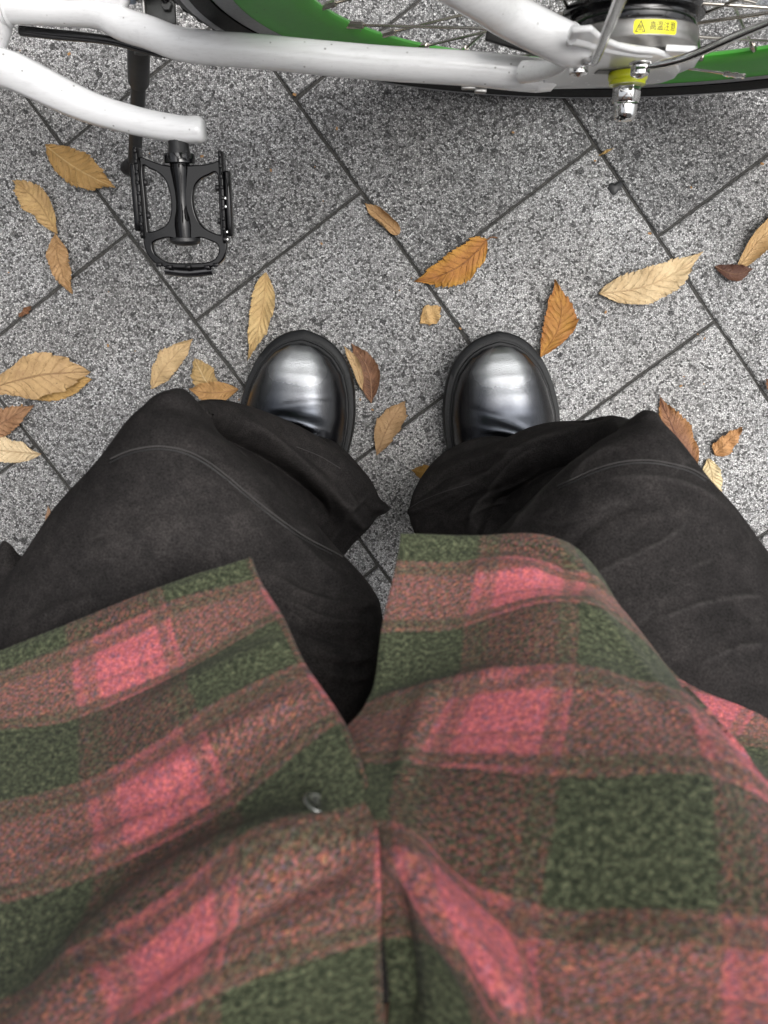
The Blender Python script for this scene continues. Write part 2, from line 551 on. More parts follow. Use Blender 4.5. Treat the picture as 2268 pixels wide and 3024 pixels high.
def leaf_material(seed, c_base, c_dark, c_edge=None, vein=(0.75, 0.55, 0.28), blotch=0.5, vein_amt=0.2):
    """UV x runs from base to tip, y from -1 to 1 across the blade (stored as 0..1)."""
    dull = lambda c: None if c is None else tuple(0.86 * v + 0.14 * (sum(c) / 3) for v in c)
    c_base, c_dark, c_edge, vein = dull(c_base), dull(c_dark), dull(c_edge), dull(vein)
    t = NT("dry_leaf")
    c = t.coord()
    x, y, _ = t.sep(t.coord('UV'))
    ay = t.math('ABSOLUTE', t.math('SUBTRACT', t.math('MULTIPLY', y, 2.0), 1.0))
    off = t.comb(seed * 3.1, seed * 1.7, seed * 0.9)
    vm = t.n.new('ShaderNodeVectorMath'); vm.operation = 'ADD'
    t.l.new(c, vm.inputs[0]); t.l.new(off, vm.inputs[1])
    cc = vm.outputs[0]
    n1 = t.noise(cc, 55, 5, 0.65)
    n2 = t.noise(cc, 260, 4, 0.7)
    f = t.math('ADD', t.math('MULTIPLY', n1, 0.65), t.math('MULTIPLY', n2, 0.35))
    lo, hi = 0.5 - 0.10, 0.5 + 0.10
    col = t.mix(t.math('MULTIPLY', t.ramp(f, [(lo, 0.0), (hi, 1.0)]), blotch), c_base, c_dark)
    if c_edge:
        e = t.math('MULTIPLY', t.ramp(t.math('ADD', ay, t.math('MULTIPLY', t.math('SUBTRACT', n1, 0.5), 0.9)), [(0.45, 0.0), (0.95, 1.0)]), 0.85)
        col = t.mix(e, col, c_edge)
    ph = t.math('FRACT', t.math('ADD', t.math('SUBTRACT', t.math('MULTIPLY', x, 10.0 + seed % 3), t.math('MULTIPLY', t.math('POWER', ay, 0.85), 1.9)), t.math('MULTIPLY', n1, 1.1)))
    d = t.math('ABSOLUTE', t.math('SUBTRACT', ph, 0.5))
    vn = t.ramp(d, [(0.0, 1.0), (0.05, 0.85), (0.12, 0.0)])
    mid = t.ramp(ay, [(0.0, 1.0), (0.035, 1.0), (0.07, 0.0)])
    vv = t.math('MAXIMUM', t.math('MULTIPLY', t.math('MULTIPLY', vn, vein_amt * 0.65), t.ramp(n2, [(0.35, 0.3), (0.6, 1.0)])), t.math('MULTIPLY', mid, 0.6))
    col = t.mix(vv, col, vein)
    speck = t.ramp(t.noise(cc, 320, 3, 0.7), [(0.60, 0.0), (0.70, 0.65)])
    col = t.mix(speck, col, tuple(v * 0.35 for v in c_dark))
    t.set(Base_Color=col, Roughness=0.62, Specular_IOR_Level=0.35)
    t.bump(t.math('SUBTRACT', t.math('MULTIPLY', n2, 0.9), t.math('MULTIPLY', vn, 0.5)), 0.8, 0.0016)
    return t.m


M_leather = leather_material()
M_denim = denim_material()
M_plaid = plaid_material()
M_thread = simple("grey_thread", (0.05, 0.047, 0.046), 0.9)

# ------------------------------------------------------------------ pavement
JOINT = 0.0033
pavement = make_mesh("pavement", [(-60, -60, -0.0035), (60, -60, -0.0035), (60, 60, -0.0035), (-60, 60, -0.0035)], [(0, 1, 2, 3)], M_far, smooth=False)
tag(pavement, kind='structure')

tile_meshes = []
for k in range(4):
    h = (TS - JOINT) / 2
    n = 14
    r2 = np.random.default_rng(40 + k)
    ring = []
    for s in range(4):
        a, b = [(-h, -h), (h, -h), (h, h), (-h, h)][s], [(h, -h), (h, h), (-h, h), (-h, -h)][s]
        for i in range(n):
            q = i / n
            p = np.array(a) * (1 - q) + np.array(b) * q
            p -= p / np.linalg.norm(p) * abs(r2.normal(0, 0.00055)) * (1.8 if i == 0 else 1)
            ring.append(p)
    nn = len(ring)
    V = [(p[0], p[1], -0.018) for p in ring] + [(p[0], p[1], -0.0016) for p in ring] + [(p[0] * (1 - 0.0014 / h), p[1] * (1 - 0.0014 / h), 0.0) for p in ring]
    F = [tuple(range(2 * nn, 3 * nn))]
    for lv in range(2):
        F += [(lv * nn + i, lv * nn + (i + 1) % nn, (lv + 1) * nn + (i + 1) % nn, (lv + 1) * nn + i) for i in range(nn)]
    me = bpy.data.meshes.new("tile")
    me.from_pydata([tuple(map(float, v)) for v in V], [], F)
    me.materials.append(M_tile)
    me.update()
    tile_meshes.append(me)

# brightness of the tiles that stand out: (column, row counted from the column's first joint) -> tone
TONES = {(3, -1): 0.2, (3, 0): 0.16, (3, 1): 0.78, (3, 2): 0.8, (2, 0): 0.20, (2, -1): 0.45, (2, 1): 0.80, (2, 2): 0.95, (2, 3): 0.8,
         (1, -1): 0.60, (1, 0): 0.30, (1, 1): 0.50, (1, 2): 0.75, (1, 3): 0.6, (0, -1): 0.55, (0, 0): 0.50, (0, 1): 0.64, (0, 2): 0.66, (0, 3): 0.65,
         (-1, 1): 0.45, (-1, 2): 0.5, (4, 1): 0.5, (4, 2): 0.6, (4, 0): 0.1}
OFF = {0: -0.3579, 1: -0.4789, 2: -0.3579, 3: 0.0211}
for col in range(-7, 9):
    o0 = OFF.get(col, (-0.4789 if col % 2 else -0.3579))
    for row in range(-7, 9):
        uc, vc = o0 + (row + 0.5) * TS, V0 + (col + 0.5) * TS
        p = DU * uc + DV * vc
        t = link("paving_tile", tile_meshes[random.randrange(4)], None, pavement)
        t.location = (p[0], p[1], random.uniform(-0.0008, 0.0004))
        t.rotation_euler = (random.uniform(-0.0025, 0.0025), random.uniform(-0.0025, 0.0025), TH + random.uniform(-0.0015, 0.0015))
        row_key = row
        if col == 3: row_key = row + 1
        tone = TONES.get((col, row_key), 0.3 + 0.3 * random.random())
        t.color = (tone, tone, tone, 1)

# ------------------------------------------------------------------ bicycle, built upright in its own frame
# local x = forward (to the picture's left), y = its left side (towards the sitter), z = up
BO = np.array([0.1777, 0.3790, 0.0])
BA, LEAN = 3.1367, 0.1827
_f = np.array([math.cos(BA), math.sin(BA), 0.0])
_side = np.array([-math.sin(BA), math.cos(BA), 0.0])
_S = _side * math.cos(LEAN) - np.array([0, 0, 1.0]) * math.sin(LEAN)
_U = _side * math.sin(LEAN) + np.array([0, 0, 1.0]) * math.cos(LEAN)
bike = empty("bicycle", BO)
bike.matrix_world = Matrix([[_f[0], _S[0], _U[0], BO[0]], [_f[1], _S[1], _U[1], BO[1]], [_f[2], _S[2], _U[2], BO[2]], [0, 0, 0, 1]])
tag(bike, "white bicycle leaning on its kickstand, green rims and black pedal", "bicycle")
RT = 0.352                      # outer radius of the tyre
AX = (0, 0, RT)


def bp(name, vf, mat, parent=None, smooth=True, auto=40, bevel=None):
    o = make_mesh(name, vf[0], vf[1], mat, parent if parent is not None else bike, smooth=smooth, auto=auto)
    if bevel: bevel_obj(o, bevel)
    return o


def torus_band(c, prof, n=144):
    """prof: (radius, side) pairs revolved about the axle through c."""
    V = []
    for r, s in prof:
        for k in range(n):
            th = 2 * math.pi * k / n
            V.append((c[0] + r * math.cos(th), c[1] + s, c[2] + r * math.sin(th)))
    return V, grid_faces(len(prof), n, True)


def build_wheel(name, c, label_it=True):
    c = np.array(c, float)
    rc, rs = RT - 0.0195, 0.0195
    prof = [(rc + rs * math.cos(a), rs * math.sin(a)) for a in np.linspace(math.radians(-135), math.radians(135), 22)]
    tyre_root = bp(name, torus_band(c, [(0.318, 0.0125), (0.3185, 0.0108), (0.3185, -0.0108), (0.318, -0.0125), (0.300, -0.0126), (0.2995, -0.0122)]
                                    + [(0.285, -0.0105), (0.265, -0.0065), (0.2525, -0.0028), (0.2505, 0.0), (0.2525, 0.0028), (0.265, 0.0065), (0.285, 0.0105), (0.2995, 0.0122), (0.300, 0.0126), (0.318, 0.0125)]), M_green)
    bp("tyre", torus_band(c, prof), M_rubber, tyre_root)
    for s in (-1, 1):
        bp("brake_track", torus_band(c, [(0.3172, s * 0.0130), (0.3012, s * 0.0130)]), M_reflect, tyre_root)
        sp = [(rc + (rs + 0.0004) * math.cos(a), s * (rs + 0.0004) * math.sin(a)) for a in np.linspace(math.radians(80), math.radians(99), 6)]
        bp("reflective_stripe", torus_band(c, sp), M_reflect, tyre_root)
    # small tread blocks on the shoulder
    tr = []
    for k in range(150):
        th = 2 * math.pi * k / 150
        for s in (-1, 1):
            a = math.radians(38 if k % 2 else 30) * s
            r = rc + (rs + 0.0002) * math.cos(a)
            q = c + np.array([r * math.cos(th), (rs + 0.0002) * math.sin(a), r * math.sin(th)])
            rad = np.array([math.cos(th), 0, math.sin(th)])
            tr.append(box(q, 0.0085, 0.006, 0.0022, np.array([-rad[2], 0, rad[0]]), np.array([0, math.cos(a), 0]) - rad * math.sin(a), rad * math.cos(a) + np.array([0, math.sin(a), 0])))
    o = bp("tread_block", merge(tr), M_rubber, tyre_root, smooth=False, auto=None)
    o['kind'] = 'stuff'
    # spokes in tangential pairs, with nipples and dark holes
    spoke_n = 32
    for k in range(spoke_n):
        th = 2 * math.pi * k / spoke_n + 0.06
        side = 1 if k % 2 else -1
        tw = (1 if (k // 2) % 2 else -1) * math.radians(62)
        end = c + np.array([0.2515 * math.cos(th), 0.0012 * side, 0.2515 * math.sin(th)])
        hb = c + np.array([0.046 * math.cos(th + tw), 0.021 * side, 0.046 * math.sin(th + tw)])
        bp("spoke", tube([hb, end], 0.0013, 6), M_spoke, tyre_root, auto=None)
        d = (hb - end) / np.linalg.norm(hb - end)
        bp("spoke_nipple", tube([end - d * 0.003, end + d * 0.0115, end + d * 0.013, end + d * 0.0135], [0.0031, 0.0031, 0.0026, 0.0014], 8), M_spoke, tyre_root)
    # hub shell and flanges with cut-outs
    bp("hub_shell", lathe([(0.014, -0.05), (0.014, -0.03), (0.020, -0.024), (0.020, 0.024), (0.030, 0.026)], c, (0, 1, 0), 32), M_alu, tyre_root)
    for s in (-1, 1):
        ring = [(0.040, s * 0.0185), (0.0515, s * 0.0185), (0.0515, s * 0.023), (0.040, s * 0.023), (0.040, s * 0.0185)]
        fl = [lathe(ring, c, (0, 1, 0), 48), lathe([(0.016, s * 0.0185), (0.028, s * 0.0185), (0.028, s * 0.023), (0.016, s * 0.023)], c, (0, 1, 0), 36)]
        for k in range(8):
            th = 2 * math.pi * k / 8 + 0.2
            rad = np.array([math.cos(th), 0, math.sin(th)])
            fl.append(box(c + rad * 0.034 + np.array([0, s * 0.0207, 0]), 0.016, 0.0044, 0.0095, rad, (0, 1, 0), (-rad[2], 0, rad[0])))
        bp("hub_flange", merge(fl), M_black_gloss, tyre_root)
    return tyre_root


wheel = build_wheel("rear_wheel", AX)
# the wheel sits a touch askew in its dropouts
wheel.matrix_parent_inverse = Matrix.Identity(4)
wheel.matrix_basis = Matrix.Translation(Vector(AX) + Vector((0, 0.002, 0))) @ Matrix.Rotation(-0.022, 4, 'Z') @ Matrix.Translation(-Vector(AX))
# clear reflector clipped to the spokes
_th = math.radians(-164)
rr = np.array([math.cos(_th), 0, math.sin(_th)])
rt = np.array([-rr[2], 0, rr[0]])


# raised white lettering low on the sidewall
def text_mesh(body, size, extrude=0.0):
    cu = bpy.data.curves.new("lettering", 'FONT')
    cu.body = body
    cu.size = size
    cu.align_x = 'CENTER'
    cu.align_y = 'CENTER'
    cu.resolution_u = 3
    cu.extrude = extrude
    o = bpy.data.objects.new("lettering", cu)
    COL.objects.link(o)
    me = eval_mesh(o)
    bpy.data.objects.remove(o)
    V = np.array([v.co[:] for v in me.vertices]) if len(me.vertices) else np.zeros((0, 3))
    F = [tuple(p.vertices) for p in me.polygons]
    bpy.data.meshes.remove(me)
    return V, F


V, F = text_mesh("KENDA", 0.0135)
if len(V):
    out = []
    rc, rs = RT - 0.0195, 0.0195
    for x, y, z in V:
        th = math.radians(-87.5) + (x * 1.25) / (rc + 0.005)
        a = math.radians(64) - y / rs * 0.8
        r = rc + (rs + 0.0007) * math.cos(a)
        out.append((AX[0] + r * math.cos(th), (rs + 0.0007) * math.sin(a), AX[2] + r * math.sin(th)))
    bp("tyre_lettering", (out, F), M_reflect, wheel, smooth=False, auto=None)

# drum brake on the left of the rear hub
drum = bp("brake_drum", lathe([(0.020, 0.026), (0.0470, 0.0355), (0.0478, 0.0365), (0.0478, 0.0465), (0.0470, 0.0480), (0.0455, 0.0495), (0.044, 0.053), (0.036, 0.0565), (0.022, 0.0575), (0.0, 0.0575)], AX, (0, 1, 0), 96), M_drum)
bp("drum_collar", lathe([(0.0452, 0.0235), (0.0458, 0.0245), (0.0458, 0.0348), (0.0452, 0.0356)], AX, (0, 1, 0), 72), M_black_gloss, drum)
bp("drum_rivet", lathe([(0.0, 0.0018), (0.003, 0.0014), (0.004, 0.0)], (0.024, 0.0572, RT + 0.024), (0, 1, 0), 14), M_drum, drum)


def on_drum(a, s, r=0.0480):
    return (AX[0] + r * math.sin(a), s, AX[2] + r * math.cos(a))


def sticker_patch(a0, a1, s0, s1, r, n=24, rad=0.0012):
    V, F = [], []
    for i in range(n + 1):
        for j in range(5):
            q = i / n
            inset = 0.0
            for e in (q, 1 - q):
                if e * abs(a1 - a0) * r < rad: inset = max(inset, rad - math.sqrt(max(0, rad ** 2 - (rad - e * abs(a1 - a0) * r) ** 2)))
            V.append(on_drum(a0 + (a1 - a0) * q, s0 + inset + (s1 - s0 - 2 * inset) * j / 4, r))
    return V, grid_faces(n + 1, 5)


# text runs from the front (picture left) to the back; a < 0 is towards the back
A_C, A_W = -0.10, 0.33
st = bp("warning_sticker", sticker_patch(A_C + A_W, A_C - A_W, 0.0372, 0.0462, 0.04795), M_sticker, drum, auto=None)
V, F = text_mesh("高温注意", 0.0050)
if len(V):
    out = [on_drum(A_C - 0.105 - x * 1.0 / 0.048, 0.0417 - y * 1.25, 0.04805) for x, y, z in V]
    bp("sticker_text", (out, F), M_ink, drum, smooth=False, auto=None)


def line_on_drum(pts, w):
    parts = []
    for (x0, y0), (x1, y1) in zip(pts[:-1], pts[1:]):
        p0, p1 = np.array([x0, y0]), np.array([x1, y1])
        d = p1 - p0; d /= np.linalg.norm(d); nrm = np.array([-d[1], d[0]]) * w / 2
        q = [p0 - nrm - d * w / 2, p1 - nrm + d * w / 2, p1 + nrm + d * w / 2, p0 + nrm - d * w / 2]
        parts.append(([on_drum(A_C - a / 0.048, 0.0417 - b, 0.04805) for a, b in q], [(0, 1, 2, 3)]))
    return merge(parts)


bp("warning_triangle", line_on_drum([(-0.0142, -0.0030), (-0.0078, -0.0030), (-0.0110, 0.0034), (-0.0142, -0.0030)], 0.00045), M_ink, drum, smooth=False, auto=None)
bp("heat_symbol", merge([line_on_drum([(-0.0118 + i * 0.0008, -0.0012), (-0.0121 + i * 0.0008, -0.0003), (-0.0116 + i * 0.0008, 0.0003), (-0.0118 + i * 0.0008, 0.0010)], 0.0003) for i in range(3)]
                         + [line_on_drum([(-0.0124, -0.0020), (-0.0096, -0.0020)], 0.0003)]), M_ink, drum, smooth=False, auto=None)

# frame -------------------------------------------------------------
cs_pts = [(0.535, -0.004, 0.272), (0.497, -0.003, 0.275), (0.457, -0.002, 0.272), (0.425, 0.001, 0.275), (0.404, 0.011, 0.280), (0.381, 0.0185, 0.285),
          (0.356, 0.027, 0.287), (0.3235, 0.0317, 0.292), (0.29, 0.0350, 0.297), (0.1955, 0.0436, 0.300), (0.120, 0.0485, 0.303), (0.082, 0.0525, 0.306), (0.060, 0.0545, 0.308)]
P = catmull(cs_pts, 8)
chain = bp("chainstay", tube(P, [0.0128] * 3 + [0.0128] * 16 + [0.0128, 0.0115], 28), M_white)
P2 = [(a, -0.006 - max(0, b) if a < 0.44 else -0.03, c) for a, b, c in [(0.535, 0, 0.272)] + cs_pts[3:]]
bp("chainstay", tube(catmull(P2, 6), 0.0125, 20), M_white)
# weld tab between the chainstay end and the dropout
bp("weld_tab", tube(catmull([(0.076, 0.0560, 0.328), (0.066, 0.0585, 0.345), (0.056, 0.0600, 0.365), (0.051, 0.0610, 0.388)], 5), [0.0085, 0.0075, 0.0062, 0.003], 14, flat=0.8), M_white)
bp("chainstay_plug", tube([(0.075, 0.0520, 0.300), (0.060, 0.0530, 0.300), (0.048, 0.0540, 0.300), (0.042, 0.0545, 0.300)], [0.013, 0.013, 0.011, 0.004], 16), M_white)
# small cable guide under the stay
bp("cable_guide", merge([box((0.116, 0.0610, 0.296), 0.012, 0.004, 0.004), box((0.106, 0.0630, 0.295), 0.010, 0.0045, 0.005)]), M_alu, bevel=0.001)

# dropout plate, s 0.056 - 0.061
plate = [(0.048, 0.283), (0.057, 0.300), (0.058, 0.330), (0.060, 0.400), (0.066, 0.462), (0.054, 0.466), (0.040, 0.440), (0.026, 0.424), (0.012, 0.413), (-0.003, 0.409), (-0.012, 0.400), (-0.020, 0.388), (-0.030, 0.372), (-0.040, 0.350), (-0.044, 0.325), (-0.039, 0.306), (-0.010, 0.294), (0.020, 0.285)]
drop = bp("dropout", prism(plate, (1, 0, 0), (0, 0, 1), (0, 1, 0), (0, 0, 0), 0.0562, 0.0604), M_white, smooth=False, bevel=0.0016)
rim_pts = catmull([(0.062, 0.0575, 0.446), (0.050, 0.0580, 0.436), (0.037, 0.0580, 0.422), (0.024, 0.0580, 0.412), (0.010, 0.0580, 0.404), (-0.003, 0.0580, 0.400)], 5)
bp("dropout_ridge", tube(rim_pts, [0.0060, 0.0052, 0.0044, 0.0042, 0.0040, 0.0036], 12, flat=0.75), M_white, drop)
bp("dropout_tab", prism([(-0.012, 0.402), (-0.034, 0.398), (-0.044, 0.380), (-0.050, 0.352), (-0.046, 0.330), (-0.030, 0.330)], (1, 0, 0), (0, 0, 1), (0, 1, 0), (0, 0, 0), 0.053, 0.0575), M_white, drop, smooth=False, bevel=0.001)
bp("dropout_slot", prism([(0.024, RT - 0.006), (0.024, RT + 0.006), (0.0, RT + 0.008), (-0.008, RT), (0.0, RT - 0.008)], (1, 0, 0), (0, 0, 1), (0, 1, 0), (0, 0, 0), 0.0604, 0.0610), M_black_satin, drop, smooth=False)
bp("dropout", prism(plate, (1, 0, 0), (0, 0, 1), (0, 1, 0), (0, 0, 0), -0.0635, -0.0585), M_white, smooth=False, bevel=0.0016)

# seatstays
ss = catmull([(0.048, 0.0560, 0.405), (0.0585, 0.0565, 0.415), (0.102, 0.0440, 0.435), (0.1345, 0.0400, 0.478), (0.24, 0.026, 0.60), (0.372, 0.018, 0.745)], 6)
bp("seatstay", tube(ss, [0.0105, 0.0135, 0.0135, 0.013, 0.013, 0.012], 24), M_white)
bp("seatstay", tube([(a, -b - 0.003, c) for a, b, c in ss], 0.012, 16), M_white)
bp("weld_collar", tube([(0.0530, 0.0570, 0.410), (0.0600, 0.0560, 0.4155)], [0.0128, 0.0138], 20), M_white)
# main frame forward of the picture
bp("bottom_bracket", tube([(0.540, -0.036, 0.270), (0.540, 0.034, 0.270)], 0.0215, 28), M_white, bevel=0.002)
bp("seat_tube", tube([(0.538, 0, 0.27), (0.355, 0, 0.80)], 0.016, 20), M_white)
bp("seat_post", tube([(0.355, 0, 0.80), (0.335, 0, 0.855)], 0.0135, 16), M_alu)
bp("down_tube", tube(catmull([(0.545, 0, 0.275), (0.70, 0, 0.30), (0.86, 0, 0.42), (0.955, 0, 0.62)], 8), 0.021, 22), M_white)
bp("head_tube", tube([(0.975, 0, 0.56), (0.925, 0, 0.74)], 0.019, 20), M_white)
for s in (-1, 1):
    bp("fork_blade", tube(catmull([(0.985, 0.02 * s, 0.53), (0.985, 0.055 * s, 0.50), (1.03, 0.055 * s, 0.42), (1.085, 0.052 * s, RT)], 6), 0.011, 14), M_white)
bp("fork_crown", tube([(0.985, -0.055, 0.52), (0.985, 0.055, 0.52)], 0.015, 14), M_white)
front_wheel = build_wheel("front_wheel", (1.085, 0, RT))
# weld beads round the lug in the top corner of the picture
for i, dx in enumerate((0.500, 0.5035, 0.507)):
    bp("weld_bead", lathe([(0.0128 + 0.0002 * i, -0.002), (0.0150, 0.0), (0.0128, 0.002)], (dx, -0.003, 0.2745), (1, -0.03, 0), 28), M_white)
bp("frame_lug", tube([(0.512, -0.006, 0.273), (0.521, 0.006, 0.27), (0.528, 0.022, 0.268)], [0.016, 0.020, 0.018], 20), M_white)

# crank arm
cr = catmull([(0.540, 0.040, 0.270), (0.524, 0.0405, 0.270), (0.505, 0.0440, 0.270), (0.4885, 0.0510, 0.270), (0.4590, 0.0648, 0.270), (0.4310, 0.0754, 0.270), (0.394, 0.0845, 0.270), (0.3625, 0.0895, 0.270), (0.3490, 0.0895, 0.270)], 6)
cr += [cr[-1] + np.array([-0.0030, 0, 0]), cr[-1] + np.array([-0.0050, 0, 0]), cr[-1] + np.array([-0.0062, 0, 0])]
_cr = list(np.interp(np.linspace(0, 1, len(cr) - 3), np.linspace(0, 1, 9), [0.018, 0.0165, 0.0158, 0.0150, 0.0140, 0.0128, 0.0118, 0.0114, 0.0112])) + [0.0108, 0.0094, 0.0072]
crank = bp("crank_arm", tube(cr, _cr, 20, flat=1.15, up=(0, 0, 1)), M_white)
# square the flanks of the arm a little
me = crank.data
co = np.array([v.co[:] for v in me.vertices])
m = len(cr)
for i in range(m):
    c0 = np.asarray(cr[i])
    q = co[i * 20:(i + 1) * 20] - c0
    r = np.linalg.norm(q, axis=1)
    mx = np.abs(q).max(axis=1)
    co[i * 20:(i + 1) * 20] = c0 + q * (0.62 + 0.38 * (r / np.maximum(mx, 1e-6)) * 0.93)[:, None]
me.vertices.foreach_set('co', co.astype(np.float32).ravel())
me.update()
bevel_obj(crank, 0.0016, 2, 40)
bp("crank_arm", tube([(0.54, -0.045, 0.27), (0.62, -0.075, 0.27), (0.70, -0.085, 0.27)], 0.012, 12), M_white)
bp("chainring", lathe([(0.030, -0.046), (0.078, -0.046), (0.080, -0.049), (0.030, -0.049)], (0.54, 0, 0.27), (0, 1, 0), 48), M_black_satin)
bp("crank_bolt", lathe([(0.0, 0.062), (0.007, 0.061), (0.009, 0.058), (0.009, 0.050)], (0.54, 0, 0.27), (0, 1, 0), 18), M_black_satin)

# pedal ---------------------------------------------------------------
PH = 0.270


def pz(x, y, h=0.0):
    """Pedal drawing units -> bicycle frame."""
    return (0.3665 - (x - 750) * 6.25e-5, 0.0963 + (y - 40) * 5.76e-5, PH + h)


def smooth2d(pts, n=5):
    P = [np.array(p, float) for p in pts]
    m = len(P)
    out = []
    for i in range(m):
        a, b, c, d = P[i - 1], P[i], P[(i + 1) % m], P[(i + 2) % m]
        for t in np.linspace(0, 1, n, endpoint=False):
            out.append(0.5 * (2 * b + (c - a) * t + (2 * a - 5 * b + 4 * c - d) * t ** 2 + (3 * b - a - 3 * c + d) * t ** 3))
    return out


def holed_plate(outlines, h0, thick, bevel, name, mat, parent, sm=True):
    cu = bpy.data.curves.new("plate", 'CURVE')
    cu.dimensions = '2D'
    cu.fill_mode = 'BOTH'
    cu.extrude = thick / 2 * 100
    cu.bevel_depth = bevel * 100
    cu.offset = -bevel * 100
    cu.bevel_resolution = 2
    for pts in outlines:
        pts = smooth2d(pts) if sm else pts
        sp = cu.splines.new('POLY')
        sp.points.add(len(pts) - 1)
        sp.use_cyclic_u = True
        for i, p in enumerate(pts):
            q_ = pz(p[0], p[1]); sp.points[i].co = (q_[0] * 100, q_[1] * 100, 0, 1)
    o = bpy.data.objects.new("plate", cu)
    COL.objects.link(o)
    me = eval_mesh(o)
    bpy.data.objects.remove(o)
    co = np.array([v.co[:] for v in me.vertices])
    for i, (x, y, z) in enumerate(co):
        me.vertices[i].co = (x / 100, y / 100, h0 + z / 100)
    for p in me.polygons: p.use_smooth = True
    me.update()
    me.set_sharp_from_angle(angle=math.radians(45))
    ob = link(name, me, mat, parent)
    return ob


outer = [(205, 318), (300, 340), (420, 385), (560, 425), (760, 432), (940, 425), (1120, 412), (1240, 385), (1318, 368), (1362, 520), (1362, 1000), (1362, 1450), (1362, 1600), (1325, 1760), (1230, 1870), (1060, 1925), (760, 1938), (480, 1925), (320, 1870), (215, 1750), (168, 1600), (162, 1400), (162, 1000), (168, 500)]
hole_l = [(240, 462), (330, 478), (450, 540), (545, 650), (592, 820), (600, 1000), (572, 1170), (500, 1290), (380, 1355), (262, 1385), (240, 1330), (240, 900)]
hole_r = [(1284, 560), (1284, 1000), (1284, 1390), (1262, 1425), (1150, 1385), (1030, 1300), (950, 1150), (915, 950), (945, 760), (1030, 640), (1160, 570)]
hole_b = [(295, 1560), (400, 1502), (530, 1478), (640, 1500), (760, 1510), (880, 1500), (990, 1478), (1110, 1515), (1225, 1575), (1240, 1690), (1165, 1800), (1020, 1845), (760, 1855), (500, 1842), (375, 1775), (300, 1680)]
ped = holed_plate([outer, hole_l, hole_r, hole_b], PH + 0.0005, 0.0058, 0.0012, "pedal", M_black_paint, bike)
pax = np.array([0, 1.0, 0])
pl = lambda prof, name, mat, n=28, par=None: bp(name, lathe([(r * 6.25e-5, (y - 40) * 5.76e-5) for r, y in prof], (0.3665, 0.0963, PH), pax, n), mat, par if par is not None else ped)
pl([(124, 262), (138, 400), (146, 470), (128, 600), (108, 800), (104, 950), (110, 1080), (134, 1200), (140, 1300), (128, 1528), (104, 1532), (0, 1532)], "pedal_barrel", M_black_paint)
pl([(0, 262), (214, 264), (218, 275), (218, 395), (205, 402), (120, 405)], "bearing_collar", M_black_gloss)
pl([(0, 30), (135, 30), (142, 45), (142, 190), (150, 215), (158, 262)], "spindle", M_black_satin, 22)
pl([(120, 1470), (216, 1480), (220, 1530), (190, 1565), (120, 1592), (0, 1600)], "dust_cap", M_black_satin)
# side cages: thin upright plates with teeth
for side, x, y0, y1, teeth in (("l", 172, 175, 1490, ((760, 50), (930, 40))), ("r", 1352, 235, 1560, ((880, 60), (1010, 60), (1380, 60), (1500, 50)))):
    parts = [box(pz(x, (y0 + y1) / 2), 0.0034, (y1 - y0) * 5.76e-5, 0.018)]
    bp("cage_plate", merge(parts), M_black_paint, ped, bevel=0.0008)
    parts = []
    for k in range(9):
        y = y0 + 60 + k * (y1 - y0 - 120) / 8
        q = np.array(pz(x, y, 0.0092))
        parts.append(box(q, 0.0028, 0.0034, 0.0032))
    bp("cage_teeth", merge(parts), M_black_paint, ped, bevel=0.0005)
for x, y in ((240, 670), (245, 1150), (1265, 745), (1272, 1225)):
    s = -1 if x > 750 else 1
    q = np.array(pz(x, y))
    bp("cage_bolt", tube([q + [0.0022 * s, 0, 0], q + [-0.0018 * s, 0, 0]], [0.0030, 0.0030], 10), M_black_satin, ped, bevel=0.0006)
bp("reflector_holder", box(pz(100, 892), 0.0056, 975 * 5.76e-5, 0.012), M_black_paint, ped, bevel=0.0014)
bp("reflector_holder", box(pz(1420, 980), 0.0050, 950 * 5.76e-5, 0.012), M_black_paint, ped, bevel=0.0014)
for y in (900, 1020, 1390, 1500):
    bp("cage_notch", box(pz(1378, y, 0.004), 0.0030, 0.0028, 0.006), M_chrome, ped, bevel=0.0006)
bp("end_reflector", tube(catmull([pz(430, 1965, -0.001), pz(750, 2000, -0.001), pz(1120, 1965, -0.001)], 6), 0.0042, 10), M_black_gloss, ped)
for x in (370, 520, 790, 1070, 1200):
    bp("end_tooth", box(pz(x, 1915 if 400 < x < 1100 else 1880, 0.0068), 0.0050, 0.0036, 0.0030), M_black_paint, ped, bevel=0.0008)

# kickstand -------------------------------------------------------------
k0, k1, k2, k3 = np.array([0.4015, 0.0065, 0.242]), np.array([0.426, 0.0335, 0.170]), np.array([0.452, 0.0615, 0.100]), np.array([0.4790, 0.0910, 0.030])
kst = bp("kickstand", tube(catmull([k1, k2, k3], 6), 0.0072, 18), M_black_satin)
bp("kickstand_sleeve", tube([k0, k0 + (k1 - k0) * 0.5, k1], 0.0102, 18), M_black_satin, kst, bevel=0.001)
bp("kickstand_foot", tube(catmull([k3 + [0.0, 0, 0], k3 + [0.006, 0.004, -0.008], k3 + [0.016, 0.006, -0.013]], 4), [0.0075, 0.0095, 0.0100, 0.007], 16), M_black_satin, kst)
bp("kickstand_bolt", lathe([(0, 0.004), (0.006, 0.004), (0.0065, 0)], (0.403, 0.020, 0.235), (0, 1, 0), 6), M_grey_plate, kst)
# rod running under the stay
bp("brake_rod", tube(catmull([(0.500, 0.010, 0.255), (0.470, 0.0135, 0.258), (0.420, 0.0190, 0.262), (0.370, 0.030, 0.262), (0.30, 0.03, 0.27)], 6), [0.0042, 0.0042, 0.0034, 0.003], 12), M_black_gloss)
bp("rod_clip", box((0.4075, 0.0140, 0.268), 0.006, 0.008, 0.006), M_black_satin, bevel=0.001)
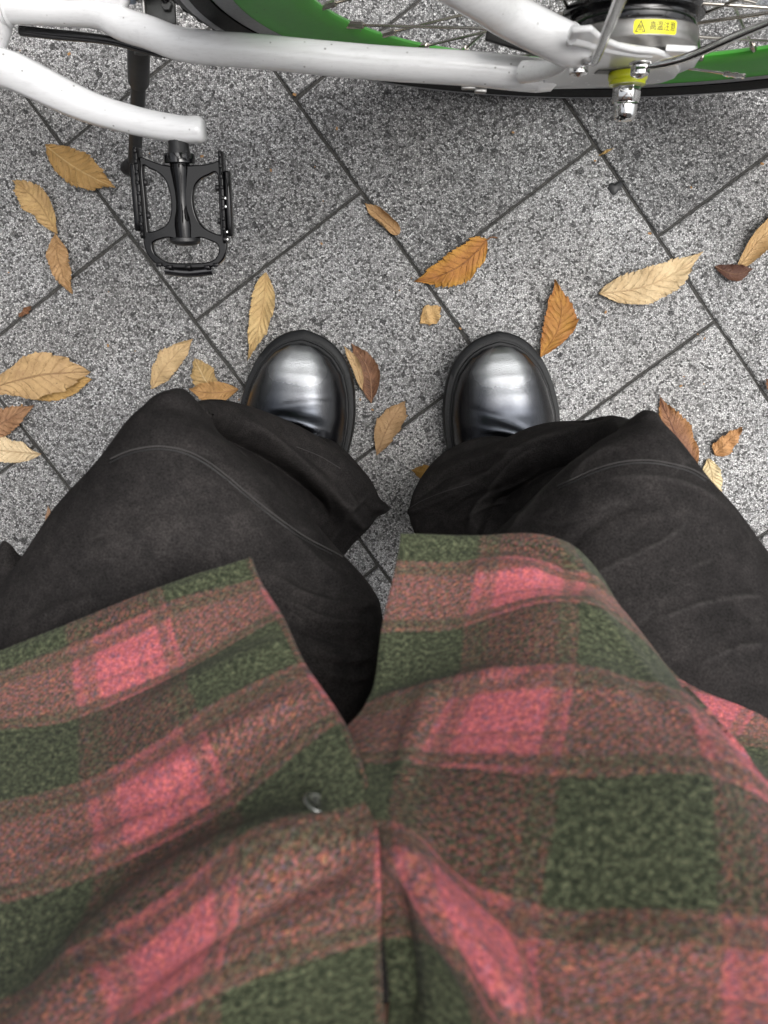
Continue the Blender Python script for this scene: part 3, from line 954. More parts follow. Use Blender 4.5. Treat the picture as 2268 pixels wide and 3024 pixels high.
# plates of the stand mount, seen behind the stay
mount = bp("stand_bracket", box((0.3760, -0.022, 0.262), 0.026, 0.058, 0.004, (1, 0, 0), (0, 1, 0), (0, 0, 1)), M_grey_plate, bevel=0.001)
bp("bracket_rim", box((0.3885, -0.022, 0.266), 0.003, 0.056, 0.007), M_alu, mount, bevel=0.0008)
bp("bracket_cable", tube(catmull([(0.388, -0.045, 0.272), (0.3790, -0.030, 0.276), (0.3720, -0.017, 0.272), (0.369, -0.008, 0.268)], 5), [0.0050, 0.0048, 0.0042, 0.0030], 10), M_black_gloss, mount)
bp("bracket_nut", lathe([(0, 0.004), (0.004, 0.004), (0.005, 0)], (0.369, -0.006, 0.265), (0, 0, 1), 6), M_grey_plate, mount)
lock = bp("pale_blue_housing", box((0.4170, -0.035, 0.270), 0.044, 0.055, 0.020), M_paleblue, bevel=0.003)
bp("housing_edge", box((0.3930, -0.035, 0.272), 0.003, 0.053, 0.019), M_alu, lock, bevel=0.0008)
bp("housing_label", box((0.4150, -0.040, 0.2805), 0.024, 0.020, 0.0008), M_reflect, lock)


# axle nuts, washer and stays -------------------------------------------------------------
def hexnut(o, axis, r, L, dome=False):
    prof = [(0, 0), (r * 0.92, 0), (r, 0.0006), (r, L - 0.0006), (r * 0.9, L), (0, L)]
    return lathe(prof, o, axis, 6)


bp("yellow_washer", lathe([(0.0, 0.0605), (0.0138, 0.0610), (0.0146, 0.0620), (0.0146, 0.0658), (0.0140, 0.0668), (0.0135, 0.0672), (0.0135, 0.0698), (0.0, 0.0698)], (0.0, 0, RT), (0, 1, 0), 40), M_yellow)
nut = bp("axle_nut", lathe([(0.0, 0.0690), (0.0100, 0.0690), (0.0106, 0.0696), (0.0106, 0.0805), (0.0096, 0.0820), (0.0, 0.0822)], (0.0, 0, RT), (0, 1, 0), 6, phase=0.3), M_chrome, smooth=False, auto=None, bevel=0.0008)
bp("nut_cap", lathe([(0.0090, 0.0818), (0.0092, 0.0830), (0.0086, 0.0900), (0.0076, 0.0932), (0.0055, 0.0946), (0.0030, 0.0951), (0.0, 0.0952)], (0.0, 0, RT), (0, 1, 0), 28), M_chrome, nut)
bp("axle", tube([(0, -0.09, RT), (0, 0.074, RT)], 0.0048, 14), M_chrome)

for (bx, bz, pts) in ((0.048, 0.404, [(0.0480, 0.0660, 0.404), (0.0470, 0.0665, 0.412), (0.0455, 0.0690, 0.430), (0.0475, 0.0725, 0.455), (0.0705, 0.0786, 0.600), (0.0945, 0.085, 0.750)]),
                      (0.004, 0.400, [(0.004, 0.0665, 0.400), (-0.006, 0.0665, 0.405), (-0.018, 0.0650, 0.411), (-0.030, 0.0620, 0.420), (-0.061, 0.0520, 0.450), (-0.14, 0.030, 0.52), (-0.22, 0.02, 0.60)])):
    path = catmull(pts, 6)
    stay = bp("fender_stay", tube(path, [0.0024, 0.0028, 0.0029, 0.0029, 0.0029], 14), M_chrome)
    bp("stay_eyelet", tube([(bx, 0.0637, bz), (bx, 0.0656, bz)], 0.0080, 20), M_chrome, stay, bevel=0.0008)
    b = bp("stay_bolt", lathe([(0.0, 0.0657), (0.0062, 0.0658), (0.0066, 0.0662), (0.0066, 0.0720), (0.0060, 0.0727), (0.0032, 0.0728), (0.0028, 0.0740), (0.0, 0.0741)], (bx, 0, bz), (0, 1, 0), 6, phase=0.25), M_chrome, stay, smooth=False, auto=None, bevel=0.0006)

# brake cable end behind the dropout, and the reaction arm
cable = bp("brake_cable", tube(catmull([(-0.030, 0.052, 0.330), (-0.052, 0.0535, 0.328), (-0.085, 0.0560, 0.322)], 5), 0.0010, 8), M_chrome)
bp("cable_crimp", tube([(-0.0835, 0.0560, 0.322), (-0.087, 0.0563, 0.3215), (-0.090, 0.0566, 0.321), (-0.0935, 0.0569, 0.3205), (-0.097, 0.0571, 0.320), (-0.1005, 0.0573, 0.3195)], [0.0018, 0.0024, 0.0015, 0.0024, 0.0015, 0.0022], 8), M_chrome, cable)
bp("brake_arm", prism([(0.030, 0.050), (0.062, 0.048), (0.092, 0.040), (0.108, 0.036), (0.106, 0.026), (0.075, 0.026), (0.030, 0.030)], (1, 0, 0), (0, 1, 0), (0, 0, 1), (0, 0, 0), 0.334, 0.339), M_rubber, smooth=False, bevel=0.001)
rq = np.array(AX) + rr * 0.135
bp("spoke_reflector", box(rq + np.array([0, 0.003, 0]), 0.016, 0.006, 0.050, rt, (0, 1, 0), rr), M_clear, wheel, bevel=0.002)
# saddle and handlebar, above the picture
bp("saddle", lathe([(0.0, 0.0), (0.07, 0.01), (0.085, 0.035), (0.05, 0.055), (0.0, 0.06)], (0.33, 0, 0.85), (0, 0, 1), 24), M_black_satin)
bp("handlebar", tube(catmull([(0.80, -0.27, 0.98), (0.90, -0.15, 1.0), (0.915, 0, 0.98), (0.90, 0.15, 1.0), (0.80, 0.27, 0.98)], 6), 0.011, 12), M_alu)
bp("handlebar_stem", tube([(0.925, 0, 0.74), (0.910, 0, 0.98)], 0.012, 12), M_alu)

# ------------------------------------------------------------------ person
person = empty("person", (0, -0.1, 0))
tag(person, "seated person in green and pink plaid shirt, black jeans and shiny black boots", "person")


def pobj(name, V, F, mat, parent=None, **kw):
    off = np.array([0, -0.1, 0])
    V = np.asarray(V, float)
    if parent is None:
        return make_mesh(name, V - off, F, mat, person, **kw)
    return make_mesh(name, V - off, F, mat, parent, **kw)


# boots: local y forward from the heel, x to the person's right
CREASES = ()


def boot(toe_px, toe_py, back_px, back_py, mirror):
    toe = at(toe_px, toe_py, 0.025)[:2]
    bk = at(back_px, back_py, 0.025)[:2]
    fw = (toe - bk) / np.linalg.norm(toe - bk)
    rt_ = np.array([fw[1], -fw[0]])
    L = 0.300
    heel = toe - fw * L

    def W(x, y, z):
        p = heel + rt_ * x * mirror + fw * y
        return (p[0], p[1], z)
    # half widths (inner, outer) along the length, in metres
    ys = np.array([0, 0.012, 0.035, 0.08, 0.13, 0.18, 0.21, 0.24, 0.265, 0.284, 0.295, 0.300])
    wi = np.array([0.0, 0.025, 0.038, 0.046, 0.056, 0.0665, 0.0675, 0.0635, 0.055, 0.040, 0.022, 0.0])
    wo = np.array([0.0, 0.025, 0.040, 0.050, 0.062, 0.0695, 0.0685, 0.0615, 0.051, 0.036, 0.020, 0.0])

    def outline(inset, n=64, wob=0.0):
        tt = 0.5 - 0.5 * np.cos(np.linspace(0, math.pi, n))
        yy = inset + tt * (L - 2 * inset)
        y0 = tt * L
        a = np.maximum(np.interp(y0, ys, wi), 0)
        b = np.maximum(np.interp(y0, ys, wo), 0)
        # smooth the toe and heel with a superellipse near the ends
        e = lambda w, wid: w * (1 - inset / 0.125)
        R_ = [(e(bb, 1), y) for bb, y in zip(b, yy)]
        L_ = [(-e(aa, 1), y) for aa, y in zip(a, yy)]
        pts = R_ + L_[-2:0:-1]
        P = [np.array(p) for p in pts]
        for _ in range(3):
            P = [(P[i - 1] + P[i] * 2 + P[(i + 1) % len(P)]) / 4 for i in range(len(P))]
        if wob:
            P = [p + (p - np.array([0, L / 2])) * wob * math.sin(i * 2.0) for i, p in enumerate(P)]
        return P
    levels = [(0.0030, 0.000), (0.0008, 0.002), (0.0, 0.006), (0.0, 0.030), (0.0006, 0.0335), (0.0024, 0.0360), (0.0120, 0.0366), (0.0132, 0.0395), (0.0165, 0.0397)]
    V, m = [], None
    for ins, z in levels:
        o = outline(ins)
        m = len(o)
        toe_spring = lambda y: 0.010 * max(0, (y - 0.20) / 0.09) ** 2
        V += [W(p[0], p[1], z + (toe_spring(p[1]) if z > 0.02 else toe_spring(p[1]) * 0.8)) for p in o]
    F = grid_faces(len(levels), m, True) + [tuple(range(m))[::-1], tuple(range((len(levels) - 1) * m, len(levels) * m))]
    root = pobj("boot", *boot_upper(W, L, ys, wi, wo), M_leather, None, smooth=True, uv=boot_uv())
    pobj("sole", V, F, M_sole, root, auto=60)
    # welt stitching: short bars on the ledge
    o = outline(0.0095, 90)
    parts = []
    for i in range(len(o)):
        p, q = o[i], o[(i + 1) % len(o)]
        d = q - p; ln = np.linalg.norm(d); d /= ln + 1e-9
        z = 0.0372 + 0.010 * max(0, (p[1] - 0.20) / 0.09) ** 2
        cnt = max(1, int(ln / 0.005))
        for kk in range(cnt):
            c = p + d * ln * (kk + 0.5) / cnt
            if c[1] < 0.1: continue
            c3 = np.array(W(c[0], c[1], z))
            d3 = np.array(W(c[0] + d[0], c[1] + d[1], z)) - c3
            d3 /= np.linalg.norm(d3)
            parts.append(box(c3, 0.0033, 0.0012, 0.0012, d3, np.cross((0, 0, 1), d3), (0, 0, 1)))
    st = pobj("welt_stitch", *merge(parts), M_sole, root, smooth=False)
    st['kind'] = 'stuff'
    return root, W


NB, MB_ = 90, 49


def boot_uv():
    return [(j / (MB_ - 1), i / (NB - 1)) for i in range(NB) for j in range(MB_)]


def boot_upper(W, L, ys, wi, wo):
    """Half-pipe upper from the heel to the toe, edge resting inside the welt."""
    INS = 0.0158
    V = []
    z0 = 0.037
    for i in range(NB):
        t = i / (NB - 1)
        q = 0.5 - 0.5 * math.cos(math.pi * (0.16 + 0.84 * t))
        y = INS + q * (L - 2 * INS)
        kk = 1 - INS / 0.125
        a = max(0.0, np.interp(q * L, ys, wi)) * kk
        b = max(0.0, np.interp(q * L, ys, wo)) * kk
        # profile height above the welt
        hgt = np.interp(q, [0, 0.1, 0.3, 0.42, 0.52, 0.62, 0.70, 0.78, 0.86, 0.92, 0.96, 0.985, 1.0],
                        [0.10, 0.11, 0.11, 0.085, 0.066, 0.053, 0.048, 0.046, 0.041, 0.033, 0.0250, 0.015, 0.0])
        spring = 0.010 * max(0, (y - 0.20) / 0.09) ** 2
        end = max(0.0, (q - 0.93) / 0.07)
        for j in range(MB_):
            s = j / (MB_ - 1)
            th = math.pi * s
            cx = math.cos(th)
            sx = math.sin(th)
            e = 2.0 / 2.55
            ux = math.copysign(abs(cx) ** e, cx)
            uz = abs(sx) ** (2.0 / 2.25)
            x = (b if ux > 0 else a) * ux
            z = z0 + spring + hgt * uz
            # bending creases across the vamp
            for yc, am, wd, sk in CREASES:
                arc = yc - 0.10 * abs(ux) ** 2 * 0.10 + sk * x * 0.6
                z += am * math.exp(-((y - arc) / wd) ** 2) * uz * (1 - 0.4 * abs(ux))
                
            V.append(W(x, y, z))
    # round the toe in plan
    return V, grid_faces(NB, MB_)


CREASES = ((0.184, -0.0038, 0.0055, 0.22), (0.197, 0.0030, 0.0065, 0.16), (0.168, 0.0034, 0.0062, -0.05), (0.154, -0.0045, 0.006, 0.1), (0.212, -0.0010, 0.004, -0.5))
bl, WL = boot(660 * K, 714 * K, 634 * K, 1010 * K, -1)
CREASES = ((0.176, -0.0042, 0.0048, -0.30), (0.187, 0.0022, 0.0050, -0.55), (0.164, 0.0030, 0.0070, 0.10), (0.150, -0.0045, 0.006, -0.1), (0.196, -0.0014, 0.0036, -0.9))
br, WR = boot(1073 * K, 718 * K, 1085 * K, 1010 * K, 1)


# --- trousers: thighs and shins sculpted, then fused by a voxel remesh
def ring_tube(rings, n=40, caps=True):
    """rings: list of (centre, A, B) with A, B half-axis vectors; cubic interpolation along."""
    C = np.array([np.concatenate([np.asarray(c, float), np.asarray(a, float), np.asarray(b, float)]) for c, a, b in rings])
    D = catmull(list(C), 6)
    V = []
    for d in D:
        c, a, b = d[:3], d[3:6], d[6:9]
        for k in range(n):
            th = 2 * math.pi * k / n
            V.append(c + a * math.cos(th) + b * math.sin(th))
    F = grid_faces(len(D), n, True)
    V.append(D[0][:3]); V.append(D[-1][:3])
    c0, c1, m = len(D) * n, len(D) * n + 1, len(D)
    for k in range(n):
        F.append((c0, (k + 1) % n, k))
        F.append((c1, (m - 1) * n + k, (m - 1) * n + (k + 1) % n))
    return V, F


def thigh(sil, knee):
    rings = []
    for (lx, ly, rx, ry, z, b) in sil:
        L, R = at(lx * K, ly * K, z), at(rx * K, ry * K, z)
        c, a = (L + R) / 2, (R - L) / 2
        bdir = np.array([0, 0.25, 1.0]); bdir /= np.linalg.norm(bdir)
        rings.append((c, a, bdir * b))
    # rounded knee cap: shrink towards the apex
    c0, a0, b0 = rings[0]
    ap = at(knee[0] * K, knee[1] * K, knee[2])
    d = ap - c0
    caps = [(ap + d * 0.06, a0 * 0.10, b0 * 0.14), (ap - d * 0.25, a0 * 0.42, b0 * 0.50), (ap - d * 0.6, a0 * 0.74, b0 * 0.82)]
    return ring_tube(caps + rings)


def shin(levels):
    rings = []
    for (cx_, cy_, rx, ry, z, tilt) in levels:
        c = at(cx_ * K, cy_ * K, z)
        X = at((cx_ + rx) * K, cy_ * K, z) - c
        Y = at(cx_ * K, (cy_ - ry) * K, z) - c
        ct, s_ = math.cos(tilt), math.sin(tilt)
        rings.append((c, X * ct + Y * s_ * np.linalg.norm(X) / np.linalg.norm(Y), Y * ct - X * s_ * np.linalg.norm(Y) / np.linalg.norm(X)))
    return ring_tube(rings)


LT = thigh([(322, 892, 470, 930, 0.415, 0.045), (286, 928, 530, 985, 0.420, 0.060), (228, 1000, 596, 1045, 0.425, 0.070), (152, 1088, 664, 1112, 0.430, 0.076),
            (100, 1160, 728, 1186, 0.435, 0.080), (5, 1300, 812, 1285, 0.445, 0.085), (-60, 1450, 828, 1400, 0.46, 0.09), (-110, 1640, 790, 1540, 0.48, 0.09)], (398, 846, 0.425))
RTh = thigh([(1322, 942, 1416, 928, 0.415, 0.040), (1262, 975, 1460, 982, 0.420, 0.058), (1196, 1034, 1516, 1050, 0.425, 0.068), (1130, 1096, 1574, 1110, 0.430, 0.075),
             (1068, 1158, 1634, 1190, 0.435, 0.080), (960, 1290, 1730, 1320, 0.445, 0.085), (860, 1400, 1830, 1460, 0.46, 0.09), (800, 1540, 1870, 1640, 0.48, 0.09)], (1388, 892, 0.425))
LS = shin([(668, 1092, 114, 152, 0.084, -0.10), (668, 1090, 122, 147, 0.105, -0.14), (682, 1072, 140, 100, 0.128, -0.3), (640, 1040, 150, 105, 0.155, -0.42), (575, 1005, 135, 108, 0.195, -0.5), (500, 965, 112, 98, 0.25, -0.5), (440, 945, 76, 84, 0.33, -0.4), (420, 930, 60, 60, 0.39, 0)])
RS = shin([(1062, 1080, 140, 142, 0.084, 0.0), (1050, 1085, 149, 138, 0.105, 0.1), (1046, 1092, 164, 122, 0.128, 0.25), (1100, 1065, 170, 116, 0.155, 0.38), (1180, 1030, 155, 108, 0.195, 0.45), (1260, 1000, 118, 92, 0.25, 0.45), (1335, 975, 80, 72, 0.33, 0.3), (1360, 965, 55, 55, 0.39, 0)])
PV = ring_tube([((-0.16, -0.30, 0.50), (0, 0.10, 0.02), (0, -0.02, 0.085)), ((0, -0.31, 0.52), (0, 0.115, 0.02), (0, -0.02, 0.10)), ((0.16, -0.30, 0.50), (0, 0.10, 0.02), (0, -0.02, 0.085))])
V, F = merge([LT, RTh, LS, RS, PV])
tmp = make_mesh("tmp", V, F, None, None)
md = tmp.modifiers.new("r", 'REMESH'); md.mode = 'VOXEL'; md.voxel_size = 0.0025; md.use_smooth_shade = True
sm = tmp.modifiers.new("s", 'SMOOTH'); sm.factor = 0.5; sm.iterations = 3
me = eval_mesh(tmp)
bpy.data.objects.remove(tmp)


def mesh_arrays(me):
    co = np.empty(len(me.vertices) * 3, dtype=np.float32); me.vertices.foreach_get('co', co)
    no = np.empty(len(me.vertices) * 3, dtype=np.float32); me.vertex_normals.foreach_get('vector', no)
    return co.reshape(-1, 3).astype(float), no.reshape(-1, 3).astype(float)


def seg_dist(px, poly):
    """Signed distance of 2D points to a polyline plus the parameter along it."""
    best = np.full(len(px), 1e9); sgn = np.zeros(len(px)); par = np.zeros(len(px))
    P = np.array(poly, float)
    L = len(P) - 1
    for i in range(L):
        a, b = P[i], P[i + 1]
        ab = b - a
        t = np.clip(((px - a) @ ab) / (ab @ ab), 0, 1)
        q = px - (a + t[:, None] * ab)
        d = np.hypot(q[:, 0], q[:, 1])
        m = d < best
        best[m] = d[m]
        sgn[m] = np.sign(ab[0] * q[m, 1] - ab[1] * q[m, 0])
        par[m] = (i + t[m]) / L
    return best, sgn, par


def fold(co, no, poly, width, height, zr=(0.0, 2.0), asym=0.0, attr=None, wear=0.0):
    """Raise (or sink) a fold along a line laid over the cloth; the ends fade out. Sizes in measured px / metres."""
    P = [p for p in catmull([np.array(q, float) for q in poly], 6)]
    px = project(co) / K
    lo, hi = np.min(P, axis=0) - width * 4, np.max(P, axis=0) + width * 4
    toCam = CAM - co
    vis = (np.einsum('ij,ij->i', no, toCam) > 0) & (co[:, 2] > zr[0]) & (co[:, 2] < zr[1])
    m = vis & (px[:, 0] > lo[0]) & (px[:, 0] < hi[0]) & (px[:, 1] > lo[1]) & (px[:, 1] < hi[1])
    idx = np.where(m)[0]
    if not len(idx): return
    d, s, t = seg_dist(px[idx], P)
    w = width * (1 + asym * s)
    fade = np.clip(np.minimum(t, 1 - t) * 5 + 0.05, 0, 1)
    g = np.exp(-(d / w) ** 2) * fade
    co[idx] += no[idx] * (height * g)[:, None]
    if attr is not None and wear:
        gw = np.exp(-(d / (width * 0.28 + 0.8)) ** 2) * fade * wear
        attr[idx] = np.maximum(attr[idx], gw)


co, no = mesh_arrays(me)
wear = np.zeros(len(co))
LEG_FOLDS = [
    # left shin: long diagonal folds falling from the knee
    ([(440, 880), (520, 930), (600, 1000), (690, 1090), (735, 1170)], 24, -0.026, (0.0, 0.40), 0.0),
    ([(520, 905), (600, 960), (690, 1040), (770, 1120), (800, 1160)], 14, 0.007, (0.0, 0.40), 0.25),
    ([(640, 960), (700, 1010), (760, 1060), (790, 1100)], 8, -0.005, (0.0, 0.30), 0.0),
    ([(700, 1190), (730, 1140), (760, 1090), (800, 1060)], 10, 0.005, (0.0, 0.3), 0.25),
    ([(790, 1080), (830, 1105), (852, 1116)], 12, 0.012, (0.0, 0.3), 0.0),
    ([(745, 1200), (790, 1160), (850, 1130)], 9, -0.010, (0.0, 0.3), 0.0),
    # right shin
    ([(1330, 915), (1230, 960), (1150, 1020), (1080, 1090), (1040, 1150)], 26, -0.026, (0.0, 0.40), 0.0),
    ([(1250, 920), (1160, 960), (1080, 1010), (1000, 1050), (920, 1080)], 12, 0.006, (0.0, 0.40), 0.3),
    ([(1190, 960), (1110, 1010), (1040, 1080), (1010, 1150)], 9, 0.006, (0.0, 0.40), 0.3),
    ([(1060, 1010), (980, 1020), (930, 1050), (895, 1080)], 7, -0.006, (0.0, 0.3), 0.0),
    ([(1000, 1060), (930, 1090), (875, 1110)], 7, 0.005, (0.0, 0.3), 0.2),
    ([(1090, 1060), (1050, 1110), (1030, 1160)], 6, -0.006, (0.0, 0.35), 0.0),
    ([(1130, 975), (1060, 985), (990, 1010), (930, 1045)], 6, 0.005, (0.0, 0.3), 0.15),
    ([(1180, 1000), (1100, 1045), (1010, 1080), (940, 1130)], 6, -0.007, (0.0, 0.3), 0.0),
    ([(1120, 1080), (1060, 1090), (980, 1130)], 5, 0.005, (0.0, 0.3), 0.2),
    ([(560, 960), (640, 1010), (700, 1070), (720, 1130)], 6, 0.005, (0.0, 0.3), 0.2),
    ([(690, 1000), (740, 1050), (775, 1100)], 5, 0.004, (0.0, 0.3), 0.15),
    # thighs: soft drag lines
    ([(180, 1200), (330, 1150), (480, 1120), (600, 1130)], 26, 0.0025, (0.3, 1), 0.05),
    ([(520, 1040), (600, 1130), (680, 1210), (760, 1270)], 12, 0.0025, (0.3, 1), 0.15),
    ([(430, 960), (500, 1040), (580, 1130)], 10, -0.0015, (0.3, 1), 0.0),
    ([(560, 1230), (660, 1290), (760, 1310), (820, 1300)], 11, 0.0055, (0.3, 1), 0.1),
    ([(600, 1290), (700, 1340), (800, 1345)], 10, 0.0055, (0.3, 1), 0.1),
    ([(640, 1350), (730, 1385), (800, 1385)], 9, -0.0055, (0.3, 1), 0.0),
    ([(660, 1400), (740, 1425), (800, 1420)], 9, 0.0055, (0.3, 1), 0.1),
    ([(690, 1450), (750, 1465), (800, 1460)], 8, 0.0055, (0.3, 1), 0.1),
    ([(230, 1290), (120, 1320), (20, 1380)], 14, 0.003, (0.3, 1), 0.0),
    ([(1280, 975), (1200, 1030), (1140, 1100), (1090, 1160)], 8, 0.0022, (0.3, 1), 0.35),
    ([(1340, 960), (1270, 1000), (1220, 1050)], 7, 0.002, (0.3, 1), 0.4),
    ([(1300, 1040), (1400, 1030), (1500, 1050), (1580, 1100)], 10, 0.0015, (0.3, 1), 0.35),
    ([(1250, 1260), (1330, 1220), (1430, 1170), (1500, 1120)], 9, 0.0018, (0.3, 1), 0.4),
    ([(1400, 1350), (1500, 1310), (1600, 1290), (1659, 1290)], 9, 0.0018, (0.3, 1), 0.4),
    ([(1500, 1440), (1590, 1400), (1659, 1390)], 8, 0.0015, (0.3, 1), 0.3),
    ([(1180, 1230), (1260, 1150), (1360, 1090), (1500, 1080)], 16, -0.002, (0.3, 1), 0.0),
]
for k in range(34):                       # faint rubbed creases across both thighs
    sd_ = 1 if k % 2 else -1
    x0, y0 = (rng.uniform(150, 620), rng.uniform(960, 1330)) if sd_ < 0 else (rng.uniform(1130, 1560), rng.uniform(960, 1420))
    a0 = (rng.normal(-0.25, 0.3) if sd_ > 0 else rng.normal(0.15, 0.35)); ln = rng.uniform(50, 170); bw = rng.normal(0, 14)
    dx, dy = math.cos(a0) * ln / 2, math.sin(a0) * ln / 2
    LEG_FOLDS.append(([(x0 - dx, y0 - dy), (x0, y0 + bw), (x0 + dx, y0 + dy)], rng.uniform(4, 8), rng.choice([-1, 1]) * rng.uniform(0.0004, 0.0010), (0.3, 1), rng.uniform(0.05, 0.3)))
for poly, w, h, zr, we in LEG_FOLDS:
    fold(co, no, poly, w, h, zr, 0.0, wear, we)
# irregular softness of worn cotton
ph = rng.uniform(0, 6.28, (10, 3)); fr = rng.uniform(14, 55, (10, 3))
soft = sum(np.sin(co @ (fr[i] * np.array([1, 1, 1])) + ph[i, 0]) * 0.00035 for i in range(10))
co += no * soft[:, None]
me.vertices.foreach_set('co', co.astype(np.float32).ravel())
at_ = me.attributes.new('wear', 'FLOAT', 'POINT')
at_.data.foreach_set('value', wear.astype(np.float32))
me.update()
# open the hems: drop the flat bottoms of both legs
bm = bmesh.new(); bm.from_mesh(me)
dead = [f for f in bm.faces if f.normal.z < -0.55 and f.calc_center_median().z < 0.105]
bmesh.ops.delete(bm, geom=dead, context='FACES')
bm.to_mesh(me); bm.free()
for p in me.polygons: p.use_smooth = True
TROUSER_OFF = np.array([0, -0.1, 0])
bvh_v = co.copy()
me2co = np.array([v.co[:] for v in me.vertices])
bvh = BVHTree.FromPolygons([Vector(v) for v in me2co], [tuple(p.vertices) for p in me.polygons])
me.vertices.foreach_set('co', (me2co - TROUSER_OFF).astype(np.float32).ravel())
me.update()
trousers = link("trousers", me, M_denim, person)
sol = trousers.modifiers.new("cloth", 'SOLIDIFY'); sol.thickness = 0.0012; sol.offset = -1


def snap(px, py, tree, lift=0.0):
    d = RC @ np.array([(px * K - 1134) / FPX, -(py * K - 1512) / FPX, -1.0])
    hit, nrm, _, _ = tree.ray_cast(Vector(CAM), Vector(d).normalized())
    if hit is None: return None
    return np.array(hit) + np.array(nrm) * lift


def seam(name, poly, tree, r, mat, parent, lift=0.0, dash=None):
    P = catmull([np.array(p, float) for p in poly], 10)
    Q = [snap(p[0], p[1], tree, lift) for p in P]
    Q = [q for q in Q if q is not None]
    for _ in range(2):
        Q = [Q[0]] + [(Q[i - 1] + 2 * Q[i] + Q[i + 1]) / 4 for i in range(1, len(Q) - 1)] + [Q[-1]]
    V, F = tube(Q, r, 8, flat=0.6)
    return make_mesh(name, np.asarray(V) - TROUSER_OFF, F, mat, parent)


seam("knee_seam", [(238, 992), (268, 978), (300, 969), (345, 964), (395, 972), (440, 992), (490, 1028), (540, 1070), (600, 1118), (660, 1160), (720, 1192), (740, 1203)], bvh, 0.00042, M_thread, trousers, 0.0002)
seam("knee_seam", [(238, 1000), (268, 985), (300, 975), (345, 970), (394, 978), (437, 998), (487, 1034), (537, 1076), (597, 1124), (657, 1166), (716, 1197)], bvh, 0.0005, M_ink, trousers, 0.0001)
seam("knee_seam", [(1205, 1050), (1246, 1031), (1290, 1012), (1342, 998), (1395, 994), (1442, 1000), (1495, 1014), (1530, 1035)], bvh, 0.00042, M_thread, trousers, 0.0002)
seam("knee_seam", [(1207, 1056), (1248, 1037), (1292, 1018), (1342, 1004), (1395, 1000), (1442, 1006), (1492, 1020), (1524, 1040)], bvh, 0.0005, M_ink, trousers, 0.0001)
seam("hem_stitch", [(870, 1110), (905, 1085), (960, 1062), (1015, 1045)], bvh, 0.0003, M_thread, trousers, 0.0002)
seam("hem_stitch", [(640, 965), (690, 985), (735, 1012)], bvh, 0.0003, M_thread, trousers, 0.0002)

# pocket flap standing off the outer left thigh
pf = []
cols_ = [((8, 1172), 0.415), ((14, 1166), 0.42), ((24, 1180), 0.42), ((36, 1202), 0.42), ((60, 1212), 0.42), ((100, 1190), 0.43), ((150, 1160), 0.435)]
low_ = [((-40, 1330), 0.44), ((-10, 1330), 0.45), ((10, 1320), 0.455), ((30, 1310), 0.46), ((60, 1300), 0.46), ((100, 1280), 0.46), ((160, 1240), 0.46)]
V = []
for q in np.linspace(0, 1, 7):
    for (a, za), (b, zb) in zip(cols_, low_):
        p = np.array(a) * (1 - q) + np.array(b) * q
        V.append(at(p[0] * K, p[1] * K, za * (1 - q) + zb * q + 0.004 * math.sin(3.14 * q)))
fl = pobj("pocket_flap", V, grid_faces(7, 7), M_denim, trousers)
md = fl.modifiers.new("t", 'SOLIDIFY'); md.thickness = 0.003
md = fl.modifiers.new("s", 'SUBSURF'); md.levels = 2; md.render_levels = 2


# --- shirt: two front panels, thin-plate surfaces through measured weave crossings
def tps(X, Y, lam=1e-4):
    n = len(X)
    D = np.linalg.norm(X[:, None] - X[None], axis=2)
    Kk = np.where(D > 0, D ** 2 * np.log(D + 1e-12), 0) + lam * np.eye(n)
    Pm = np.hstack([np.ones((n, 1)), X])
    A = np.block([[Kk, Pm], [Pm.T, np.zeros((3, 3))]])
    w = np.linalg.solve(A, np.vstack([Y, np.zeros((3, Y.shape[1]))]))

    def f(Q):
        D = np.linalg.norm(Q[:, None] - X[None], axis=2)
        return np.where(D > 0, D ** 2 * np.log(D + 1e-12), 0) @ w[:n] + np.hstack([np.ones((len(Q), 1)), Q]) @ w[n:]
    return f


zl = lambda x, y: (x * 0.529, 1170 + y * 0.529)
zr_ = lambda x, y: (781 + x * 0.529, 1141 + y * 0.529)
LEFT = [  # u, v, (px, py), depth
    (0.46, 0.25, (545, 1205), .425), (0, 0.25, (362, 1268), .43), (-0.56, 0.25, (148, 1350), .44), (-1, 0.25, (-20, 1420), .45), (-2, 0.25, (-390, 1560), .48),
    (0.46, 0.44, (563, 1250), .42), (0, 0.44, (372, 1302), .425), (-0.56, 0.44, (150, 1398), .435), (-1, 0.44, (-22, 1465), .445),
    (0.46, 1, (619, 1339), .40), (0, 1, (418, 1452), .405), (-0.56, 1, (174, 1556), .415), (-1, 1, (-20, 1590), .425), (-2, 1, (-430, 1740), .46),
    (0.46, 1.44, (662, 1432), .385), (0, 1.44, (444, 1535), .385), (-0.56, 1.44, (183, 1694), .39), (-1, 1.44, (-10, 1738), .40),
    (0.46, 2, (751, 1567), .352), (0, 2, (534, 1747), .345), (-0.56, 2, (214, 1905), .35), (-1, 2, (-30, 1970), .365), (-2, 2, (-500, 2100), .41),
    (0.46, 2.44, (810, 1741), .325), (0, 2.44, (560, 1856), .318), (-0.56, 2.44, (180, 2100), .32), (-1, 2.44, (-70, 2190), .335),
    (0.46, 2.65, (826, 1850), .305), (0, 2.7, (520, 1965), .295), (-0.56, 2.62, (225, 2060 + 80), .295),
    (0.46, 3, (826, 2037), .288), (0, 3, (492, 2149), .280), (-0.56, 3, (200, 2300), .280), (-1, 3, (-120, 2420), .30),
    (0.46, 3.5, (838, 2260), .270), (0, 3.5, (490, 2390), .262), (-1, 3.5, (-150, 2600), .28), (-2, 3.3, (-560, 2640), .34)]
